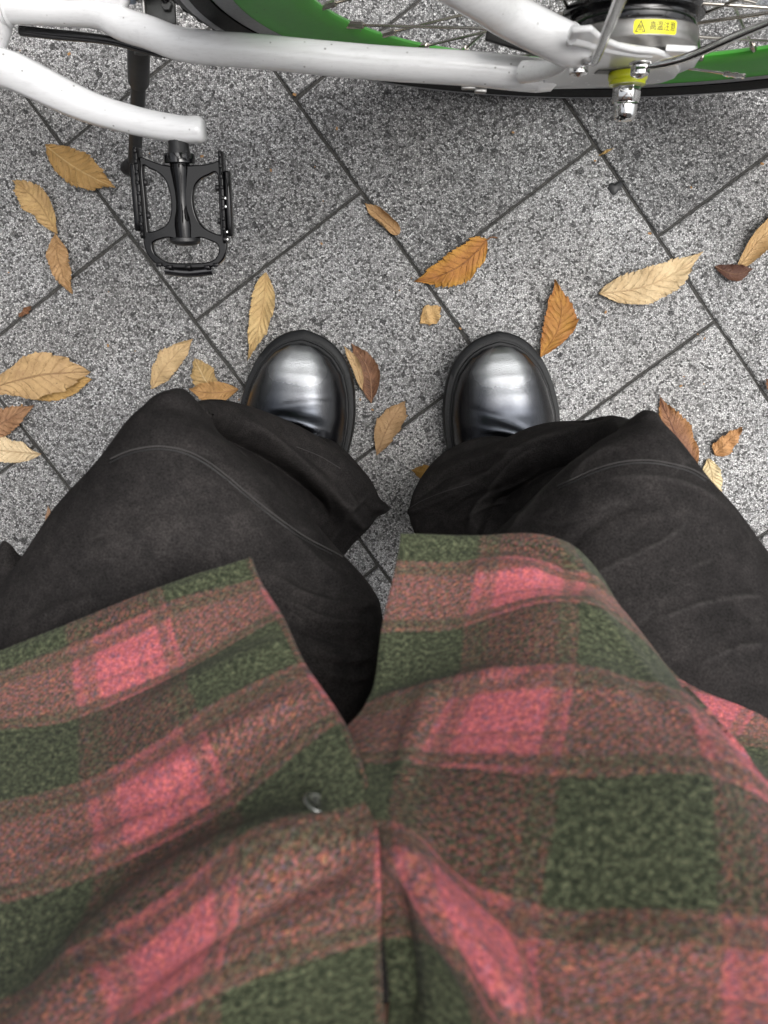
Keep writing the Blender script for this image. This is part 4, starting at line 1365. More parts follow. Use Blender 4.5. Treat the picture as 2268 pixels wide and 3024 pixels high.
RIGHT = [
    (0, 0.2, zr_(140, 28), .432), (0.44, 0.2, zr_(485, 45), .43), (1, 0.2, zr_(845, 105), .427), (1.44, 0.2, zr_(1190, 510), .455), (2, 0.2, zr_(1640, 640), .47), (2.6, 0.2, zr_(2100, 700), .49),
    (0, 0.44, zr_(125, 140), .427), (0.44, 0.44, zr_(480, 148), .424), (1, 0.44, zr_(880, 235), .418), (1.44, 0.44, zr_(1180, 560), .445), (2, 0.44, zr_(1650, 700), .46),
    (0, 1, zr_(60, 450), .405), (0.44, 1, zr_(425, 425), .398), (1, 1, zr_(885, 345), .392), (1.44, 1, zr_(1235, 670), .415), (2, 1, zr_(1530, 890), .43), (2.6, 1, zr_(2050, 980), .46),
    (0, 1.44, zr_(10, 735), .385), (0.44, 1.44, zr_(400, 640), .375), (1, 1.44, zr_(880, 590), .368), (1.44, 1.44, zr_(1260, 720), .375), (2, 1.44, zr_(1600, 1030), .40),
    (0, 2, zr_(-200, 1000), .345), (0.44, 2, zr_(190, 1000), .335), (1, 2, zr_(835, 1060), .315), (1.44, 2, zr_(1415, 1050), .315), (2, 2, zr_(1900, 1330), .345), (2.6, 2, zr_(2500, 1500), .38),
    (0, 2.44, zr_(-60, 1240), .330), (0.44, 2.44, zr_(120, 1210), .312), (1, 2.44, zr_(768, 1560), .285), (1.44, 2.44, zr_(1440, 1580), .280), (2, 2.44, zr_(2050, 1750), .30),
    (0, 3, zr_(60, 1700), .300), (0.44, 3, zr_(400, 1760), .278), (1, 3, zr_(760, 2150), .262), (1.44, 3, zr_(1480, 2120), .258), (2, 3, zr_(2200, 2300), .275), (2.6, 3, zr_(2800, 2400), .31),
    (0, 3.5, zr_(80, 2250), .275), (0.44, 3.5, zr_(520, 2300), .262), (1, 3.5, zr_(790, 2650), .25), (1.44, 3.5, zr_(1520, 2650), .245), (2.4, 3.5, zr_(2500, 2700), .27)]

SHIRT_FOLDS_L = [
    ([(-10, 1432), (150, 1368), (364, 1284), (546, 1222)], 8, 0.0013, 0.0),
    ([(-10, 1452), (150, 1388), (364, 1300), (550, 1238)], 5, -0.0009, 0.0),
    ([(528, 1215), (602, 1340), (645, 1430), (735, 1570), (792, 1745)], 7, -0.0010, 0.0),
    ([(60, 2230), (200, 2080), (350, 1955), (480, 1880), (620, 1830), (760, 1780)], 34, 0.011, 0.0),
    ([(120, 2300), (330, 2110), (520, 1990), (700, 1890), (820, 1850)], 40, -0.007, 0.0),
    ([(0, 1600), (180, 1545), (380, 1460), (560, 1360)], 20, -0.003, 0.0),
    ([(280, 1560), (420, 1480), (560, 1420), (640, 1390)], 16, 0.004, 0.0),
    ([(300, 1720), (420, 1640), (560, 1560), (700, 1500)], 16, 0.004, 0.0),
    ([(60, 1900), (220, 1840), (380, 1760)], 26, 0.004, 0.0),
    ([(100, 1440), (240, 1400), (400, 1350)], 12, -0.002, 0.0),
    ([(545, 1210), (600, 1310), (650, 1400), (740, 1550)], 9, 0.0016, 0.0),
]
SHIRT_FOLDS_R = [
    ([(850, 1172), (1040, 1180), (1180, 1192), (1250, 1262), (1420, 1440), (1560, 1482), (1670, 1494)], 8, 0.0013, 0.0),
    ([(850, 1190), (1040, 1198), (1170, 1210), (1235, 1275)], 5, -0.0009, 0.0),
    ([(1190, 1185), (1260, 1290), (1350, 1400), (1450, 1520), (1560, 1640), (1680, 1760)], 17, 0.010, 0.0),
    ([(1260, 1250), (1340, 1350), (1440, 1470), (1560, 1590), (1690, 1700)], 14, -0.004, 0.0),
    ([(830, 1790), (900, 1890), (980, 2000), (1060, 2120), (1130, 2230)], 22, 0.010, 0.0),
    ([(835, 1860), (860, 1980), (880, 2100), (890, 2230)], 24, -0.009, 0.0),
    ([(900, 1800), (1000, 1900), (1120, 2050), (1200, 2200)], 26, -0.005, 0.0),
    ([(800, 1535), (900, 1515), (1020, 1480), (1150, 1450)], 14, 0.004, 0.0),
    ([(950, 1480), (900, 1600), (860, 1720)], 18, 0.004, 0.0),
    ([(1000, 1250), (1100, 1235), (1180, 1260)], 16, 0.004, 0.0),
    ([(1100, 1480), (1250, 1470), (1380, 1540)], 20, 0.003, 0.0),
    ([(1250, 2050), (1400, 2030), (1550, 2080)], 34, 0.005, 0.0),
]


def panel(name, ctrl, u0, u1, v0, v1, nu, nv, folds, parent, edge=None, seed=0):
    X = np.array([(a, b) for a, b, _, _ in ctrl])
    Y = np.array([(p[0] / 1000, p[1] / 1000, d * 3) for _, _, p, d in ctrl])
    f = tps(X, Y)
    us, vs = np.linspace(u0, u1, nu), np.linspace(v0, v1, nv)
    UV = np.array([(u, v) for v in vs for u in us])
    r = f(UV)
    P = np.array([at_dep(x * 1000 * K, y * 1000 * K, d / 3) for x, y, d in r])
    G = P.reshape(nv, nu, 3)
    du = np.gradient(G, axis=1); dv = np.gradient(G, axis=0)
    N = np.cross(du, dv); N /= np.linalg.norm(N, axis=2, keepdims=True)
    N = N.reshape(-1, 3)
    flip = np.einsum('ij,ij->i', N, CAM - P).mean() < 0
    if flip: N = -N
    co = P.copy()
    for poly, w, h, we in folds:
        fold(co, N, poly, w * 1.35, h * 0.8, (0, 2))
    ph = np.random.default_rng(seed).uniform(0, 6.28, 12); k = np.random.default_rng(seed + 1).uniform(-45, 45, (12, 3))
    co += N * sum(np.sin(co @ k[i] + ph[i]) * 0.0005 for i in range(12))[:, None]
    F = grid_faces(nv, nu)
    if not flip: F = [q[::-1] for q in F]
    o = make_mesh(name, co - TROUSER_OFF, F, M_plaid, parent, uv=UV)
    md = o.modifiers.new("cloth", 'SOLIDIFY'); md.thickness = 0.0034; md.offset = -1
    return o, co


shirt, co_l = panel("shirt", LEFT, -2.2, 0.456, 0.25, 3.55, 190, 240, SHIRT_FOLDS_L, person, seed=3)
rpanel, co_r = panel("front_panel", RIGHT, 0.022, 2.6, 0.2, 3.55, 190, 240, SHIRT_FOLDS_R, shirt, seed=5)
F_l = [q[::-1] for q in grid_faces(240, 190)]
tree_l = BVHTree.FromPolygons([Vector(v) for v in co_l], F_l)
tree_r = BVHTree.FromPolygons([Vector(v) for v in co_r], F_l)

# folded hem edge of both panels
for nm, cc, nu in (("hem", co_l, 190), ("hem", co_r, 190)):
    pass

# button and buttonhole on the placket
bc = snap(686, 1752, tree_l, 0.0028)
b2, b3 = snap(684, 1700, tree_l), snap(720, 1740, tree_l)
bn = np.cross(b3 - bc, b2 - bc); bn /= np.linalg.norm(bn)
if bn @ (CAM - bc) < 0: bn = -bn
bn = bn + np.array([0.30, 0.1, 0.0]); bn /= np.linalg.norm(bn)
M_button = simple("smoky_button", (0.045, 0.05, 0.04), 0.12, 0.0, 1.0, 0.8)
V, F = lathe([(0, -0.0006), (0.0054, -0.0006), (0.0063, 0.0004), (0.0063, 0.0016), (0.0056, 0.0023), (0.0042, 0.0014), (0.0, 0.0012)], bc, bn, 36)
btn = pobj("button", V, F, M_button, shirt)
V, F = lathe([(0.0, 0.0013), (0.0026, 0.0015), (0.0038, 0.0018), (0.0042, 0.0022)], bc, bn, 32)
pobj("button_face", V, F, simple("button_glint", (0.09, 0.095, 0.08), 0.2, 0.0, 0.6, 0.6), shirt)  # paler centre carries the button's glint as colour
for ax_, ay_ in ((1, 1), (1, -1), (-1, 1), (-1, -1)):
    e1 = np.cross(bn, (0, 0, 1.0)); e1 /= np.linalg.norm(e1); e2 = np.cross(bn, e1)
    c_ = bc + bn * 0.0015 + (e1 * ax_ + e2 * ay_) * 0.0013
    V, F = lathe([(0.0, 0.0004), (0.0006, 0.0003), (0.0007, 0.0)], c_, bn, 10)
    pobj("button_hole", V, F, M_ink, shirt)
bh = [snap(684 + 34 * math.cos(a) * 0.0 + dx, 1700 + dy, tree_l, 0.0006) for a, dx, dy in ((0, 6, -12), (0, 2, 10), (0, -4, 30))]
V, F = tube(catmull(bh, 4), 0.0013, 8)
pobj("buttonhole", V, F, M_thread, shirt)

# --- the body behind the picture: back and sleeves of the shirt, arms, head
def skin_mesh(name, joints, edges, mat, parent, sub=2):
    me = bpy.data.meshes.new(name)
    me.from_pydata([tuple(j[:3]) for j in joints], edges, [])
    o = bpy.data.objects.new(name, me); COL.objects.link(o)
    md = o.modifiers.new("skin", 'SKIN'); md.use_smooth_shade = True
    for i, j in enumerate(joints):
        r = j[3] if len(j) > 3 else 0.05
        me.skin_vertices[0].data[i].radius = (r, j[4] if len(j) > 4 else r)
    me.skin_vertices[0].data[0].use_root = True
    s = o.modifiers.new("sub", 'SUBSURF'); s.levels = sub; s.render_levels = sub
    m2 = eval_mesh(o)
    bpy.data.objects.remove(o)
    for v in m2.vertices: v.co = Vector(np.array(v.co) - TROUSER_OFF)
    for p in m2.polygons: p.use_smooth = True
    ob = link(name, m2, mat, parent)
    return ob


J = [(0, -0.36, 0.53, .12, .09), (0, -0.37, 0.70, .125, .085), (0, -0.39, 0.90, .14, .09), (0, -0.38, 1.02, .12, .08), (0, -0.36, 1.12, .05, .05), (0, -0.33, 1.20, .075, .085), (0, -0.32, 1.28, .07, .08),
     (-0.17, -0.38, 1.03, .045), (-0.25, -0.28, 0.98, .038), (-0.19, -0.12, 1.06, .028), (-0.11, -0.055, 1.09, .02), (-0.085, -0.03, 1.10, .024),
     (0.17, -0.38, 1.03, .045), (0.25, -0.28, 0.98, .038), (0.19, -0.12, 1.06, .028), (0.11, -0.055, 1.09, .02), (0.085, -0.03, 1.10, .024)]
Ed = [(0, 1), (1, 2), (2, 3), (3, 4), (4, 5), (5, 6), (3, 7), (7, 8), (8, 9), (9, 10), (10, 11), (3, 12), (12, 13), (13, 14), (14, 15), (15, 16)]
body = skin_mesh("body", J, Ed, M_skin, person)
for s in (-1, 1):
    base = np.array([0.085 * s, -0.03, 1.10])
    for k, (dx, ln) in enumerate(((0.012, .058), (0.004, .066), (-0.005, .062), (-0.014, .05))):
        p = [base + [dx * s, 0.0, 0], base + [dx * s, ln * 0.4, 0.008], base + [dx * s - 0.012 * s, ln * 0.75, 0.004], base + [dx * s - 0.02 * s, ln * 0.95, -0.008]]
        V, F = tube(catmull(p, 4), [0.009, 0.0085, 0.008, 0.006], 10)
        pobj("finger", V, F, M_skin, body)
    p = [base + [-0.006 * s, -0.015, 0], base + [-0.03 * s, -0.005, 0.004], base + [-0.045 * s, 0.012, 0.002]]
    V, F = tube(catmull(p, 4), [0.011, 0.010, 0.008], 10)
    pobj("thumb", V, F, M_skin, body)
torso = skin_mesh("shirt_back", [(0, -0.375, 0.56, .165, .105), (0, -0.385, 0.75, .155, .10), (0, -0.40, 0.92, .165, .115), (0, -0.385, 1.05, .135, .10),
                                 (-0.18, -0.39, 1.04, .058), (-0.26, -0.285, 0.985, .05), (-0.21, -0.15, 1.045, .042), (0.18, -0.39, 1.04, .058), (0.26, -0.285, 0.985, .05), (0.21, -0.15, 1.045, .042)],
                  [(0, 1), (1, 2), (2, 3), (3, 4), (4, 5), (5, 6), (3, 7), (7, 8), (8, 9)], M_plaid, shirt)
lay = torso.data.uv_layers.new(name="UVMap") if not torso.data.uv_layers else torso.data.uv_layers[0]
tc = np.array([v.co[:] for v in torso.data.vertices])
idx = np.empty(len(torso.data.loops), dtype=np.int32); torso.data.loops.foreach_get('vertex_index', idx)
uvs = np.stack([(tc[:, 0] + tc[:, 1] * 0.6) / 0.1, tc[:, 2] / 0.1], 1)
lay.data.foreach_set('uv', uvs[idx].astype(np.float32).ravel())
nose = [np.array(q) for q in ((0, -0.252, 1.252), (0, -0.240, 1.225), (0, -0.247, 1.212))]
V, F = tube(catmull(nose, 4), [0.006, 0.011, 0.009], 12)
pobj("nose", V, F, M_skin, body)
for s in (-1, 1):
    V, F = lathe([(0.0, 0.004), (0.007, 0.003), (0.011, -0.003), (0.0, -0.006)], (0.030 * s, -0.256, 1.250), (0.25 * s, 1, 0), 16)
    pobj("eye", V, F, M_eye, body)
    V, F = tube(catmull([(0.016 * s, -0.250, 1.268), (0.032 * s, -0.252, 1.273), (0.046 * s, -0.264, 1.268)], 4), 0.0035, 8)
    pobj("eyebrow", V, F, M_hair, body)
    V, F = tube(catmull([(0.072 * s, -0.330, 1.262), (0.082 * s, -0.338, 1.250), (0.078 * s, -0.334, 1.225), (0.070 * s, -0.326, 1.215)], 4), [0.006, 0.010, 0.008, 0.005], 10)
    pobj("ear", V, F, M_skin, body)
V, F = tube(catmull([(-0.022, -0.254, 1.192), (0, -0.246, 1.194), (0.022, -0.254, 1.192)], 4), [0.002, 0.005, 0.002], 10)
pobj("mouth", V, F, M_lip, body)
hair = skin_mesh("hair", [(0, -0.36, 1.30, .092, .095), (0, -0.37, 1.24, .085, .075), (0, -0.385, 1.16, .06, .045)], [(0, 1), (1, 2)], M_hair, person)

# low seat under the sitter, hidden by the shirt
seat = make_mesh("seat_block", *box((0, -0.50, 0.195), 0.40, 0.36, 0.39), M_seatstone, smooth=False)
bevel_obj(seat, 0.01)
tag(seat, "low grey seat hidden beneath the person's jeans and shirt", "seat")


# ------------------------------------------------------------------ unseen facades and trees added to darken the horizon, reflected in chrome and boots
M_facade = simple("facade_render", (0.22, 0.21, 0.20), 0.8, 0, 0, 0.3, 0.2, 0.2, 2)
M_window = simple("dark_window_glass", (0.02, 0.024, 0.028), 0.08)
M_bark = simple("grey_bark", (0.10, 0.085, 0.07), 0.9, 0, 0, 0.3, 0.8, 0.3, 12)
_l = NT("autumn_foliage")
_oi = _l.noise(_l.coord(), 3.0, 2)
_l.set(Base_Color=_l.ramp(_oi, [(0.3, (0.05, 0.055, 0.012)), (0.55, (0.11, 0.075, 0.015)), (0.75, (0.16, 0.07, 0.012))]), Roughness=0.7)
M_foliage = _l.m


def added_building(c, w, d, h, rz, label):  # out of view, added to hold back low sky light
    b = empty("added_building", (c[0], c[1], 0))
    b.rotation_euler = (0, 0, rz)
    tag(b, label, "added_building")
    make_mesh("wall", *box((0, 0, h / 2), w, d, h), M_facade, b, smooth=False)
    nx = int(w / 2.6)
    me_w = None
    for fl_ in range(int(h / 3.1)):
        for i in range(nx):
            x = (i - (nx - 1) / 2) * 2.6
            z = 1.7 + fl_ * 3.1
            if me_w is None:
                o = make_mesh("window", *box((0, 0, 0), 1.5, 0.12, 1.6), M_window, b, smooth=False)
                me_w = o.data
            else:
                o = link("window", me_w, None, b)
            o.location = (x, -d / 2 - 0.02, z)
    return b


added_building((1.5, 15.0), 24, 6, 13, 0.0, "unseen grey facade added beyond the bicycle to darken the horizon")
added_building((-1.0, -8.5), 24, 6, 12, math.pi, "unseen grey facade added behind the seated person to darken the horizon")
added_building((-16.5, 2.0), 18, 6, 10, math.pi / 2, "unseen grey facade added at the far left to darken the horizon")


def tree(c, h, label, seed):  # out of view, added to dim the sky near the horizon
    r = np.random.default_rng(seed)
    o = empty("tree", (c[0], c[1], 0))
    tag(o, label, "tree")
    parts = [tube(catmull([(0, 0, -0.02), (0.03, 0.02, h * 0.3), (-0.04, 0.05, h * 0.62)], 5), [0.14, 0.11, 0.08], 12)]
    tips = []
    for k in range(9):
        a = r.uniform(0, 6.28); ln = r.uniform(0.9, 1.9)
        p0 = np.array([0, 0.03, h * r.uniform(0.42, 0.62)])
        p2 = p0 + [math.cos(a) * ln, math.sin(a) * ln, r.uniform(0.6, 1.5)]
        parts.append(tube(catmull([p0, (p0 + p2) / 2 + [0, 0, -0.1], p2], 4), [0.05, 0.03, 0.012], 7))
        tips += [p2, (p0 + p2) / 2, p0 + (p2 - p0) * 0.8]
    make_mesh("trunk", *merge(parts), M_bark, o)
    V, F = [], []
    for k in range(2600):
        q = np.array(tips[r.integers(len(tips))]) + r.normal(0, 0.45, 3)
        a = r.normal(0, 1, 3); a /= np.linalg.norm(a)
        b = np.cross(a, r.normal(0, 1, 3)); b /= np.linalg.norm(b)
        n = len(V); s = r.uniform(0.04, 0.07)
        V += [q - a * s, q + b * s * 0.45, q + a * s, q - b * s * 0.45]
        F.append((n, n + 1, n + 2, n + 3))
    make_mesh("crown", V, F, M_foliage, o, smooth=False)
    return o


tree((-2.3, 2.9), 5.2, "unseen autumn tree added beyond the bicycle to the left to darken the horizon", 4)
tree((3.3, 2.6), 5.6, "unseen autumn tree added beyond the bicycle to the right to darken the horizon", 5)


# ------------------------------------------------------------------ leaves
def leaf(name, base, tip, width, mat, label, seed=0, teeth=13, cup=0.15, arch=0.006, curl=0.0, tipcurl=0.0, bend=0.0, lift=0.001, roll=0.0,
         shape=0.95, stem=0.0, tail=0.10, cut=None, back=None, twist=0.0, parent=None, droop=0.0):
    """A serrated leaf lying from base to tip; units of the lengths are the 2268 px frame on the ground."""
    r = np.random.default_rng(seed)
    A, B = at(*base, 0.004), at(*tip, 0.004)
    L = np.linalg.norm(B[:2] - A[:2])
    fw = (B - A) / np.linalg.norm(B - A); fw[2] = 0; fw /= np.linalg.norm(fw)
    sd = np.array([-fw[1], fw[0], 0])
    Wd = width * 0.80 / FPX * CAM[2] / 2
    n, m = 120, 8
    ts = np.linspace(0, 1, n)
    prof = np.sin(np.pi * ts ** shape) ** 0.88
    low = np.interp(ts, np.linspace(0, 1, 9), r.normal(0, 0.055, 9)); low2 = np.interp(ts, np.linspace(0, 1, 9), r.normal(0, 0.055, 9))
    tj = r.uniform(0.4, 1.5, (40, 2))
    # drawn-out tip
    prof = prof * (1 - 0.55 * np.clip((ts - (1 - tail * 2.2)) / (tail * 2.2), 0, 1) ** 0.8)
    if cut: prof = np.where(ts > cut, prof * np.clip((1 - ts) / (1 - cut), 0, 1) ** 0.2, prof)
    V, UV = [], []
    jit = r.normal(0, 1, (n, 2))
    phs = r.uniform(0, 6.28, 6)
    for i, t in enumerate(ts):
        for j in range(-m, m + 1):
            s = j / m
            side = 0 if s < 0 else 1
            tt_ = t * teeth + (0.35 if side else 0)
            saw = (tt_ % 1.0) * tj[int(tt_) % 40, side]
            w = Wd * prof[i] * (1 + (low if side else low2)[i] * 1.3) * (1 + (0.10 * (saw - 0.5) + 0.02 * jit[i, side]) * abs(s) ** 3 * (1 if 0.03 < t < 0.97 else 0))
            x = t * L + abs(s) ** 3 * 0.10 * Wd * (saw - 0.3) * min(1, 8 * (1 - t))
            y = s * w
            yb = bend * L * math.sin(math.pi * t)
            z = abs(s) ** 1.6 * cup * w * 1.0 + arch * math.sin(math.pi * t)
            z += 0.0024 * math.sin(phs[0] + t * 9 + s * 1.5) * abs(s) + 0.0012 * math.sin(phs[1] + t * 17 - s * 2) + 0.0016 * math.sin(phs[2] + t * 23 + s * 4) * s * s
            z += 0.0006 * math.cos(2 * math.pi * (t * 11 - abs(s) * 1.9)) * min(1, abs(s) * 3)
            if curl:                     # roll the sides round the long axis
                rad = Wd * 1.25 / max(0.2, abs(curl))
                ang = y / rad + twist * (t - 0.5)
                y, z = rad * math.sin(ang), rad * (1 - math.cos(ang)) + z * 0.4
            if tipcurl and t > 0.72:
                q = (t - 0.72) / 0.28
                z += tipcurl * q ** 2
                x -= abs(tipcurl) * q ** 2 * 0.35
            if roll: z += roll * y
            V.append(np.array([x, y + yb, z]))
            UV.append((t, 0.5 + s / 2))
    V = np.array(V)
    V[:, 2] -= V[:, 2].min()
    V[:, 2] += lift
    W = A[None] + V[:, :1] * fw + V[:, 1:2] * sd
    W[:, 2] = V[:, 2]
    origin = W.mean(axis=0); origin[2] = 0
    F = grid_faces(n, 2 * m + 1)
    o = make_mesh(name, W - origin, F, mat, parent, uv=UV)
    o.location = origin if parent is None else Vector(origin) - parent.location
    if back is not None: o.data.materials.append(back)
    if label: tag(o, label, "leaf", "fallen leaves on the paving")
    G = W.reshape(n, 2 * m + 1, 3)
    rib = [G[i, m] + np.array([0, 0, 0.0002]) for i in range(0, n - 2, 3)]
    V2, F2 = tube([p - origin for p in rib], [0.0009, 0.0007, 0.0003], 6, flat=0.7)
    make_mesh("midrib", V2, F2, rib_mats.setdefault(mat.name, mat), o, uv=[(0.5, 0.5)] * len(V2))
    if stem:
        p0 = G[0, m]
        P = [p0 - origin + fw * 0.002, p0 - origin - fw * stem * 0.5 + np.array([0, 0, 0.002]), p0 - origin - fw * stem + sd * stem * 0.3]
        V2, F2 = tube(catmull(P, 4), [0.0010, 0.0008, 0.0009], 6)
        make_mesh("stem", V2, F2, M_stem, o)
    return o


rib_mats = {}
M_stem = simple("leaf_stem", (0.16, 0.075, 0.03), 0.6)
TAN, TAN2 = (0.52, 0.33, 0.13), (0.40, 0.23, 0.085)
PALE, PALE2 = (0.66, 0.49, 0.26), (0.50, 0.33, 0.15)
OCH, OCH2 = (0.43, 0.24, 0.055), (0.30, 0.15, 0.035)
ORG, ORG2 = (0.46, 0.19, 0.012), (0.27, 0.095, 0.012)
BRN, BRN2 = (0.20, 0.085, 0.035), (0.11, 0.045, 0.022)
RED, RED2 = (0.30, 0.135, 0.055), (0.19, 0.075, 0.035)
lm = leaf_material
leaf("fallen_leaf", (136, 430), (343, 556), 118, lm(1, OCH, (0.36, 0.20, 0.05), None, (0.62, 0.42, 0.16), 0.8, 0.45), "ochre toothed leaf lying up and left of the black kickstand foot", 1, 15, 0.10, 0.005, bend=-0.05)
leaf("fallen_leaf", (168, 690), (36, 533), 96, lm(2, (0.56, 0.36, 0.12), TAN2, None, (0.36, 0.21, 0.07), 0.7, 0.3), "yellow tan leaf at far left touching a darker leaf at its base", 2, 14, 0.22, 0.006, bend=-0.10, tail=0.08)
leaf("fallen_leaf", (166, 690), (213, 868), 82, lm(3, (0.45, 0.26, 0.10), (0.34, 0.18, 0.06), None, (0.28, 0.15, 0.05), 0.8, 0.3), "brownish tan leaf hanging below the yellow one, pointing at a tile joint", 3, 15, 0.12, 0.004, bend=-0.05)
leaf("fallen_leaf", (786, 805), (730, 1066), 84, lm(4, (0.60, 0.41, 0.16), (0.48, 0.30, 0.10), None, (0.44, 0.28, 0.10), 0.6, 0.2), "long narrow pale leaf standing upright above the left boot", 4, 10, 0.35, 0.006, bend=0.06, shape=0.78, tail=0.16)
leaf("fallen_leaf", (1178, 690), (1076, 598), 90, lm(5, (0.50, 0.30, 0.12), (0.38, 0.20, 0.07), None, (0.30, 0.16, 0.06), 0.7, 0.25), "small tan leaf rolled into a tube across a paving joint", 5, 9, 0.1, 0.002, curl=2.6, shape=0.7)
leaf("fallen_leaf", (1438, 708), (1222, 831), 118, lm(6, ORG, (0.36, 0.13, 0.02), (0.50, 0.24, 0.012), (0.20, 0.075, 0.02), 0.9, 0.5), "bright orange and brown leaf with a stem, between the two boots' tips and the wheel", 6, 16, 0.16, 0.007, bend=0.12, stem=0.012, shape=0.72)
leaf("fallen_leaf", (1768, 868), (2078, 742), 128, lm(7, PALE, PALE2, None, (0.46, 0.31, 0.15), 0.7, 0.25), "large pale tan leaf with a small tear, right of the orange leaves", 7, 17, 0.20, 0.008, bend=-0.10, tipcurl=0.004, tail=0.13, shape=0.80)
_l8 = leaf("fallen_leaf", (2176, 800), (2380, 590), 96, lm(8, (0.52, 0.33, 0.13), (0.40, 0.23, 0.08), None, (0.40, 0.25, 0.10), 0.8, 0.25), "curled leaf at the right edge, dark brown folded end and tan blade", 8, 12, 0.5, 0.010, curl=1.2, bend=0.06)
leaf("folded_end", (2112, 786), (2226, 792), 62, lm(38, (0.13, 0.055, 0.03), (0.08, 0.03, 0.02), None, (0.2, 0.1, 0.05), 0.8, 0.25), None, 38, 7, 0.4, 0.006, curl=0.9, bend=-0.18, parent=_l8, lift=0.002)
leaf("fallen_leaf", (1240, 955), (1303, 905), 66, lm(9, (0.60, 0.38, 0.14), (0.50, 0.30, 0.10), None, (0.5, 0.3, 0.1), 0.5, 0.1), "small torn piece of pale orange leaf above the gap between the boots", 9, 4, 0.1, 0.002, cut=0.6, tail=0.01, shape=1.0)
leaf("fallen_leaf", (1594, 1056), (1637, 826), 116, lm(10, (0.45, 0.21, 0.018), (0.34, 0.135, 0.015), (0.36, 0.13, 0.015), (0.30, 0.12, 0.02), 0.8, 0.45), "amber leaf with its lower end tucked beside the right boot", 10, 15, 0.16, 0.007, bend=-0.16, tail=0.12, shape=0.95)
_l11 = leaf("fallen_leaf", (1096, 1190), (1036, 1012), 84, lm(11, (0.24, 0.11, 0.05), BRN2, (0.20, 0.09, 0.04), (0.36, 0.19, 0.09), 0.9, 0.5), "dark brown curled leaf with a tan folded edge beside the left boot's sole", 11, 11, 0.3, 0.007, curl=0.8, bend=-0.12)
leaf("folded_edge", (1070, 1152), (1016, 1022), 40, lm(39, (0.56, 0.37, 0.17), (0.42, 0.26, 0.11), None, (0.40, 0.24, 0.10), 0.7, 0.2), None, 39, 9, 0.6, 0.006, curl=1.2, bend=-0.08, parent=_l11, lift=0.010)
leaf("fallen_leaf", (1112, 1345), (1200, 1178), 96, lm(12, (0.47, 0.29, 0.13), (0.35, 0.20, 0.08), None, (0.30, 0.17, 0.07), 0.8, 0.4), "folded tan leaf standing between the boots with a hooked tip", 12, 9, 0.45, 0.008, curl=0.9, bend=0.05, tipcurl=0.008, shape=1.1)
leaf("fallen_leaf", (1300, 1400), (1214, 1388), 52, lm(13, (0.46, 0.25, 0.03), OCH2, None, (0.5, 0.3, 0.08), 0.6, 0.3), "golden leaf tip poking out from under the right trouser leg", 13, 8, 0.1, 0.003)
leaf("fallen_leaf", (-60, 1165), (268, 1098), 150, lm(14, TAN, (0.37, 0.22, 0.09), None, (0.24, 0.13, 0.05), 0.8, 0.5), "broad lumpy tan leaf at the left edge, ragged at its end", 14, 9, 0.25, 0.010, bend=0.05, cut=0.82, tail=0.01, shape=1.35)
leaf("fallen_leaf", (60, 1165), (272, 1120), 96, lm(15, (0.52, 0.31, 0.08), (0.42, 0.24, 0.06), None, (0.4, 0.22, 0.06), 0.6, 0.3), "golden leaf mostly covered by the broad lumpy tan one", 15, 10, 0.05, 0.002, lift=0.0003, cut=0.9, tail=0.01)
leaf("fallen_leaf", (-70, 1300), (106, 1196), 88, lm(16, (0.36, 0.19, 0.08), (0.24, 0.11, 0.045), None, (0.16, 0.075, 0.03), 0.8, 0.4), "reddish brown leaf at the left edge lying on a cream one", 16, 13, 0.14, 0.005, lift=0.004)
leaf("fallen_leaf", (121, 1341), (-90, 1320), 96, lm(17, (0.70, 0.53, 0.30), (0.52, 0.36, 0.18), None, (0.40, 0.26, 0.12), 0.5, 0.35), "pale cream leaf at the left edge with a dark midrib", 17, 14, 0.10, 0.004)
leaf("fallen_leaf", (446, 1148), (570, 1000), 84, lm(18, (0.62, 0.43, 0.20), (0.48, 0.31, 0.13), None, (0.42, 0.27, 0.12), 0.7, 0.3), "neat pale tan leaf with a frayed tip, above the left knee", 18, 14, 0.12, 0.005, bend=0.04)
leaf("fallen_leaf", (648, 1180), (574, 1056), 84, lm(19, (0.47, 0.31, 0.11), (0.36, 0.22, 0.07), None, (0.68, 0.52, 0.28), 0.6, 0.15), "smooth olive tan leaf with a bright midrib next to the left boot", 19, 8, 0.06, 0.003, bend=0.04, tail=0.03, shape=1.1)
leaf("fallen_leaf", (704, 1150), (560, 1148), 84, lm(20, (0.50, 0.27, 0.08), (0.38, 0.19, 0.05), None, (0.30, 0.15, 0.05), 0.7, 0.3), "tan orange leaf lying over the olive one beside the left boot", 20, 11, 0.2, 0.007, lift=0.003, bend=0.08)
leaf("fallen_leaf", (156, 1586), (140, 1494), 34, lm(21, (0.48, 0.29, 0.16), (0.34, 0.17, 0.08), None, (0.3, 0.17, 0.08), 0.7, 0.2), "thin shrivelled pinkish leaf beside the outer edge of the left thigh", 21, 5, 0.5, 0.003, curl=1.5)
leaf("leaf_fragment", (58, 936), (93, 905), 22, lm(22, RED, RED2, None, BRN, 0.5, 0.1), "small rusty leaf fragment on the joint at far left", 22, 3, 0.1, 0.001)
leaf("fallen_leaf", (2056, 1380), (1948, 1166), 112, lm(23, RED, RED2, (0.38, 0.17, 0.04), (0.12, 0.05, 0.03), 0.9, 0.45), "reddish brown pointed leaf just outside the right knee", 23, 18, 0.10, 0.004, bend=0.05, tail=0.14, shape=0.82)
leaf("fallen_leaf", (2108, 1342), (2190, 1260), 68, lm(24, (0.50, 0.25, 0.08), (0.40, 0.18, 0.05), None, (0.35, 0.17, 0.06), 0.6, 0.3), "short orange tan leaf half, point towards the upper right joint", 24, 8, 0.1, 0.003, shape=0.6)
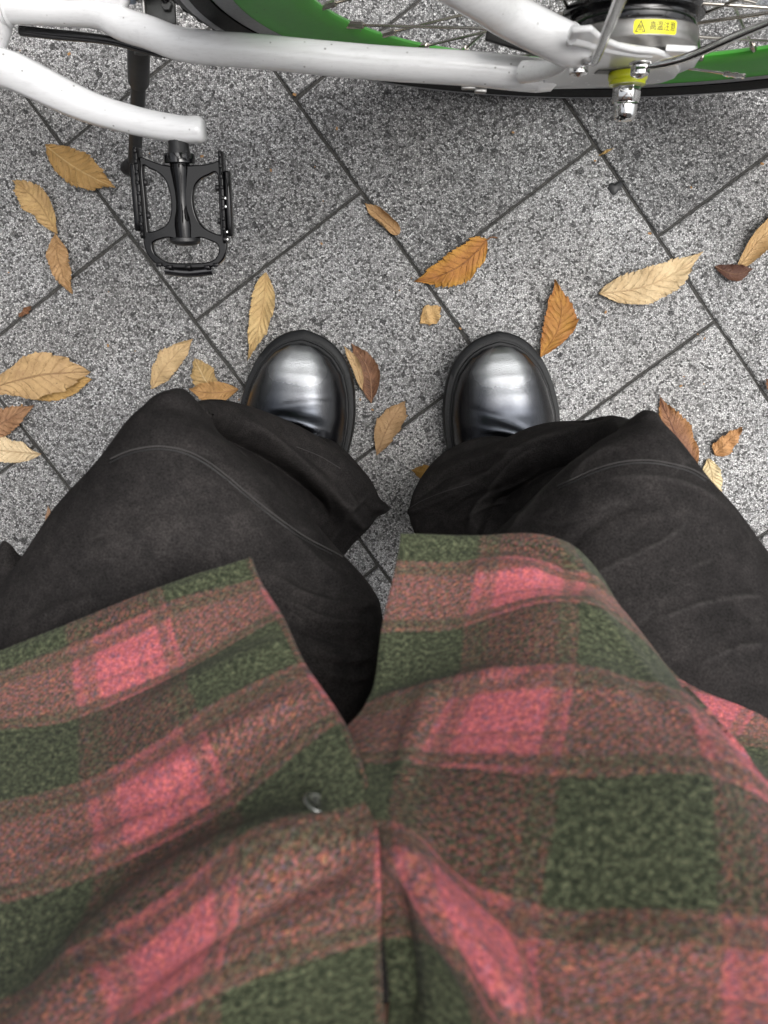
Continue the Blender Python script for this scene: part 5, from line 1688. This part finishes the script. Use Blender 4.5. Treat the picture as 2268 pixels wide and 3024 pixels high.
leaf("fallen_leaf", (2092, 1354), (2116, 1490), 70, lm(25, (0.72, 0.58, 0.32), (0.60, 0.44, 0.20), None, (0.40, 0.27, 0.12), 0.5, 0.3), "cream leaf touching the orange tan one, half behind the right thigh", 25, 9, 0.08, 0.003, shape=0.8)
leaf("leaf_fragment", (2262, 1120), (2280, 1160), 26, lm(26, (0.4, 0.19, 0.09), RED2, None, BRN, 0.5, 0.1), "tiny brown leaf scrap at the right edge beside a dark joint", 26, 3, 0.1, 0.001)
leaf("leaf_fragment", (1768, 460), (1812, 438), 9, lm(27, (0.55, 0.40, 0.14), OCH, None, OCH, 0.4, 0.1), "straw-like yellow leaf sliver on the joint near the axle nut", 27, 2, 0.1, 0.001)

# small litter: gum spot and crumbs of leaf
V = []
for k in range(28):
    a = 2 * math.pi * k / 28
    r = 0.0078 * (1 + 0.25 * math.sin(2 * a + 1) + 0.18 * math.sin(3 * a) + 0.1 * random.random())
    V.append((r * math.cos(a) * 0.8, r * math.sin(a), 0.0004))
V2 = [(x * 0.6, y * 0.6, 0.0022) for x, y, _ in V] + [(0, 0, 0.0024)]
F = grid_faces(2, 28, True) + [(56, 28 + k, 28 + (k + 1) % 28) for k in range(28)]
g = make_mesh("gum_spot", V + V2, F, M_black_satin)
g.location = at(1816, 555, 0.0)
tag(g, "black flattened gum spot on the bright tile near the wheel", "gum spot")

crumbs = []
rc2 = np.random.default_rng(12)
spots = [(1180, 858), (870, 280), (995, 380), (205, 160), (1918, 690), (2080, 1000), (1100, 1210), (1268, 960), (650, 1205), (706, 1180), (2250, 484), (1600, 1300), (2010, 1140), (500, 1180), (60, 150)] + [(rc2.uniform(20, 2250), rc2.uniform(280, 1250)) for _ in range(26)]
for (x, y) in spots:
    c = at(x, y, 0.0)
    s = rc2.uniform(0.0008, 0.0026)
    a = rc2.uniform(0, 6.28)
    crumbs.append(box(c + [0, 0, 0.0008], s * 1.6, s, 0.0008, (math.cos(a), math.sin(a), 0.1), (-math.sin(a), math.cos(a), 0)))
cr_ = make_mesh("leaf_crumbs", *merge(crumbs), simple("crumb", (0.33, 0.18, 0.07), 0.8), smooth=False)
tag(cr_, kind='stuff')
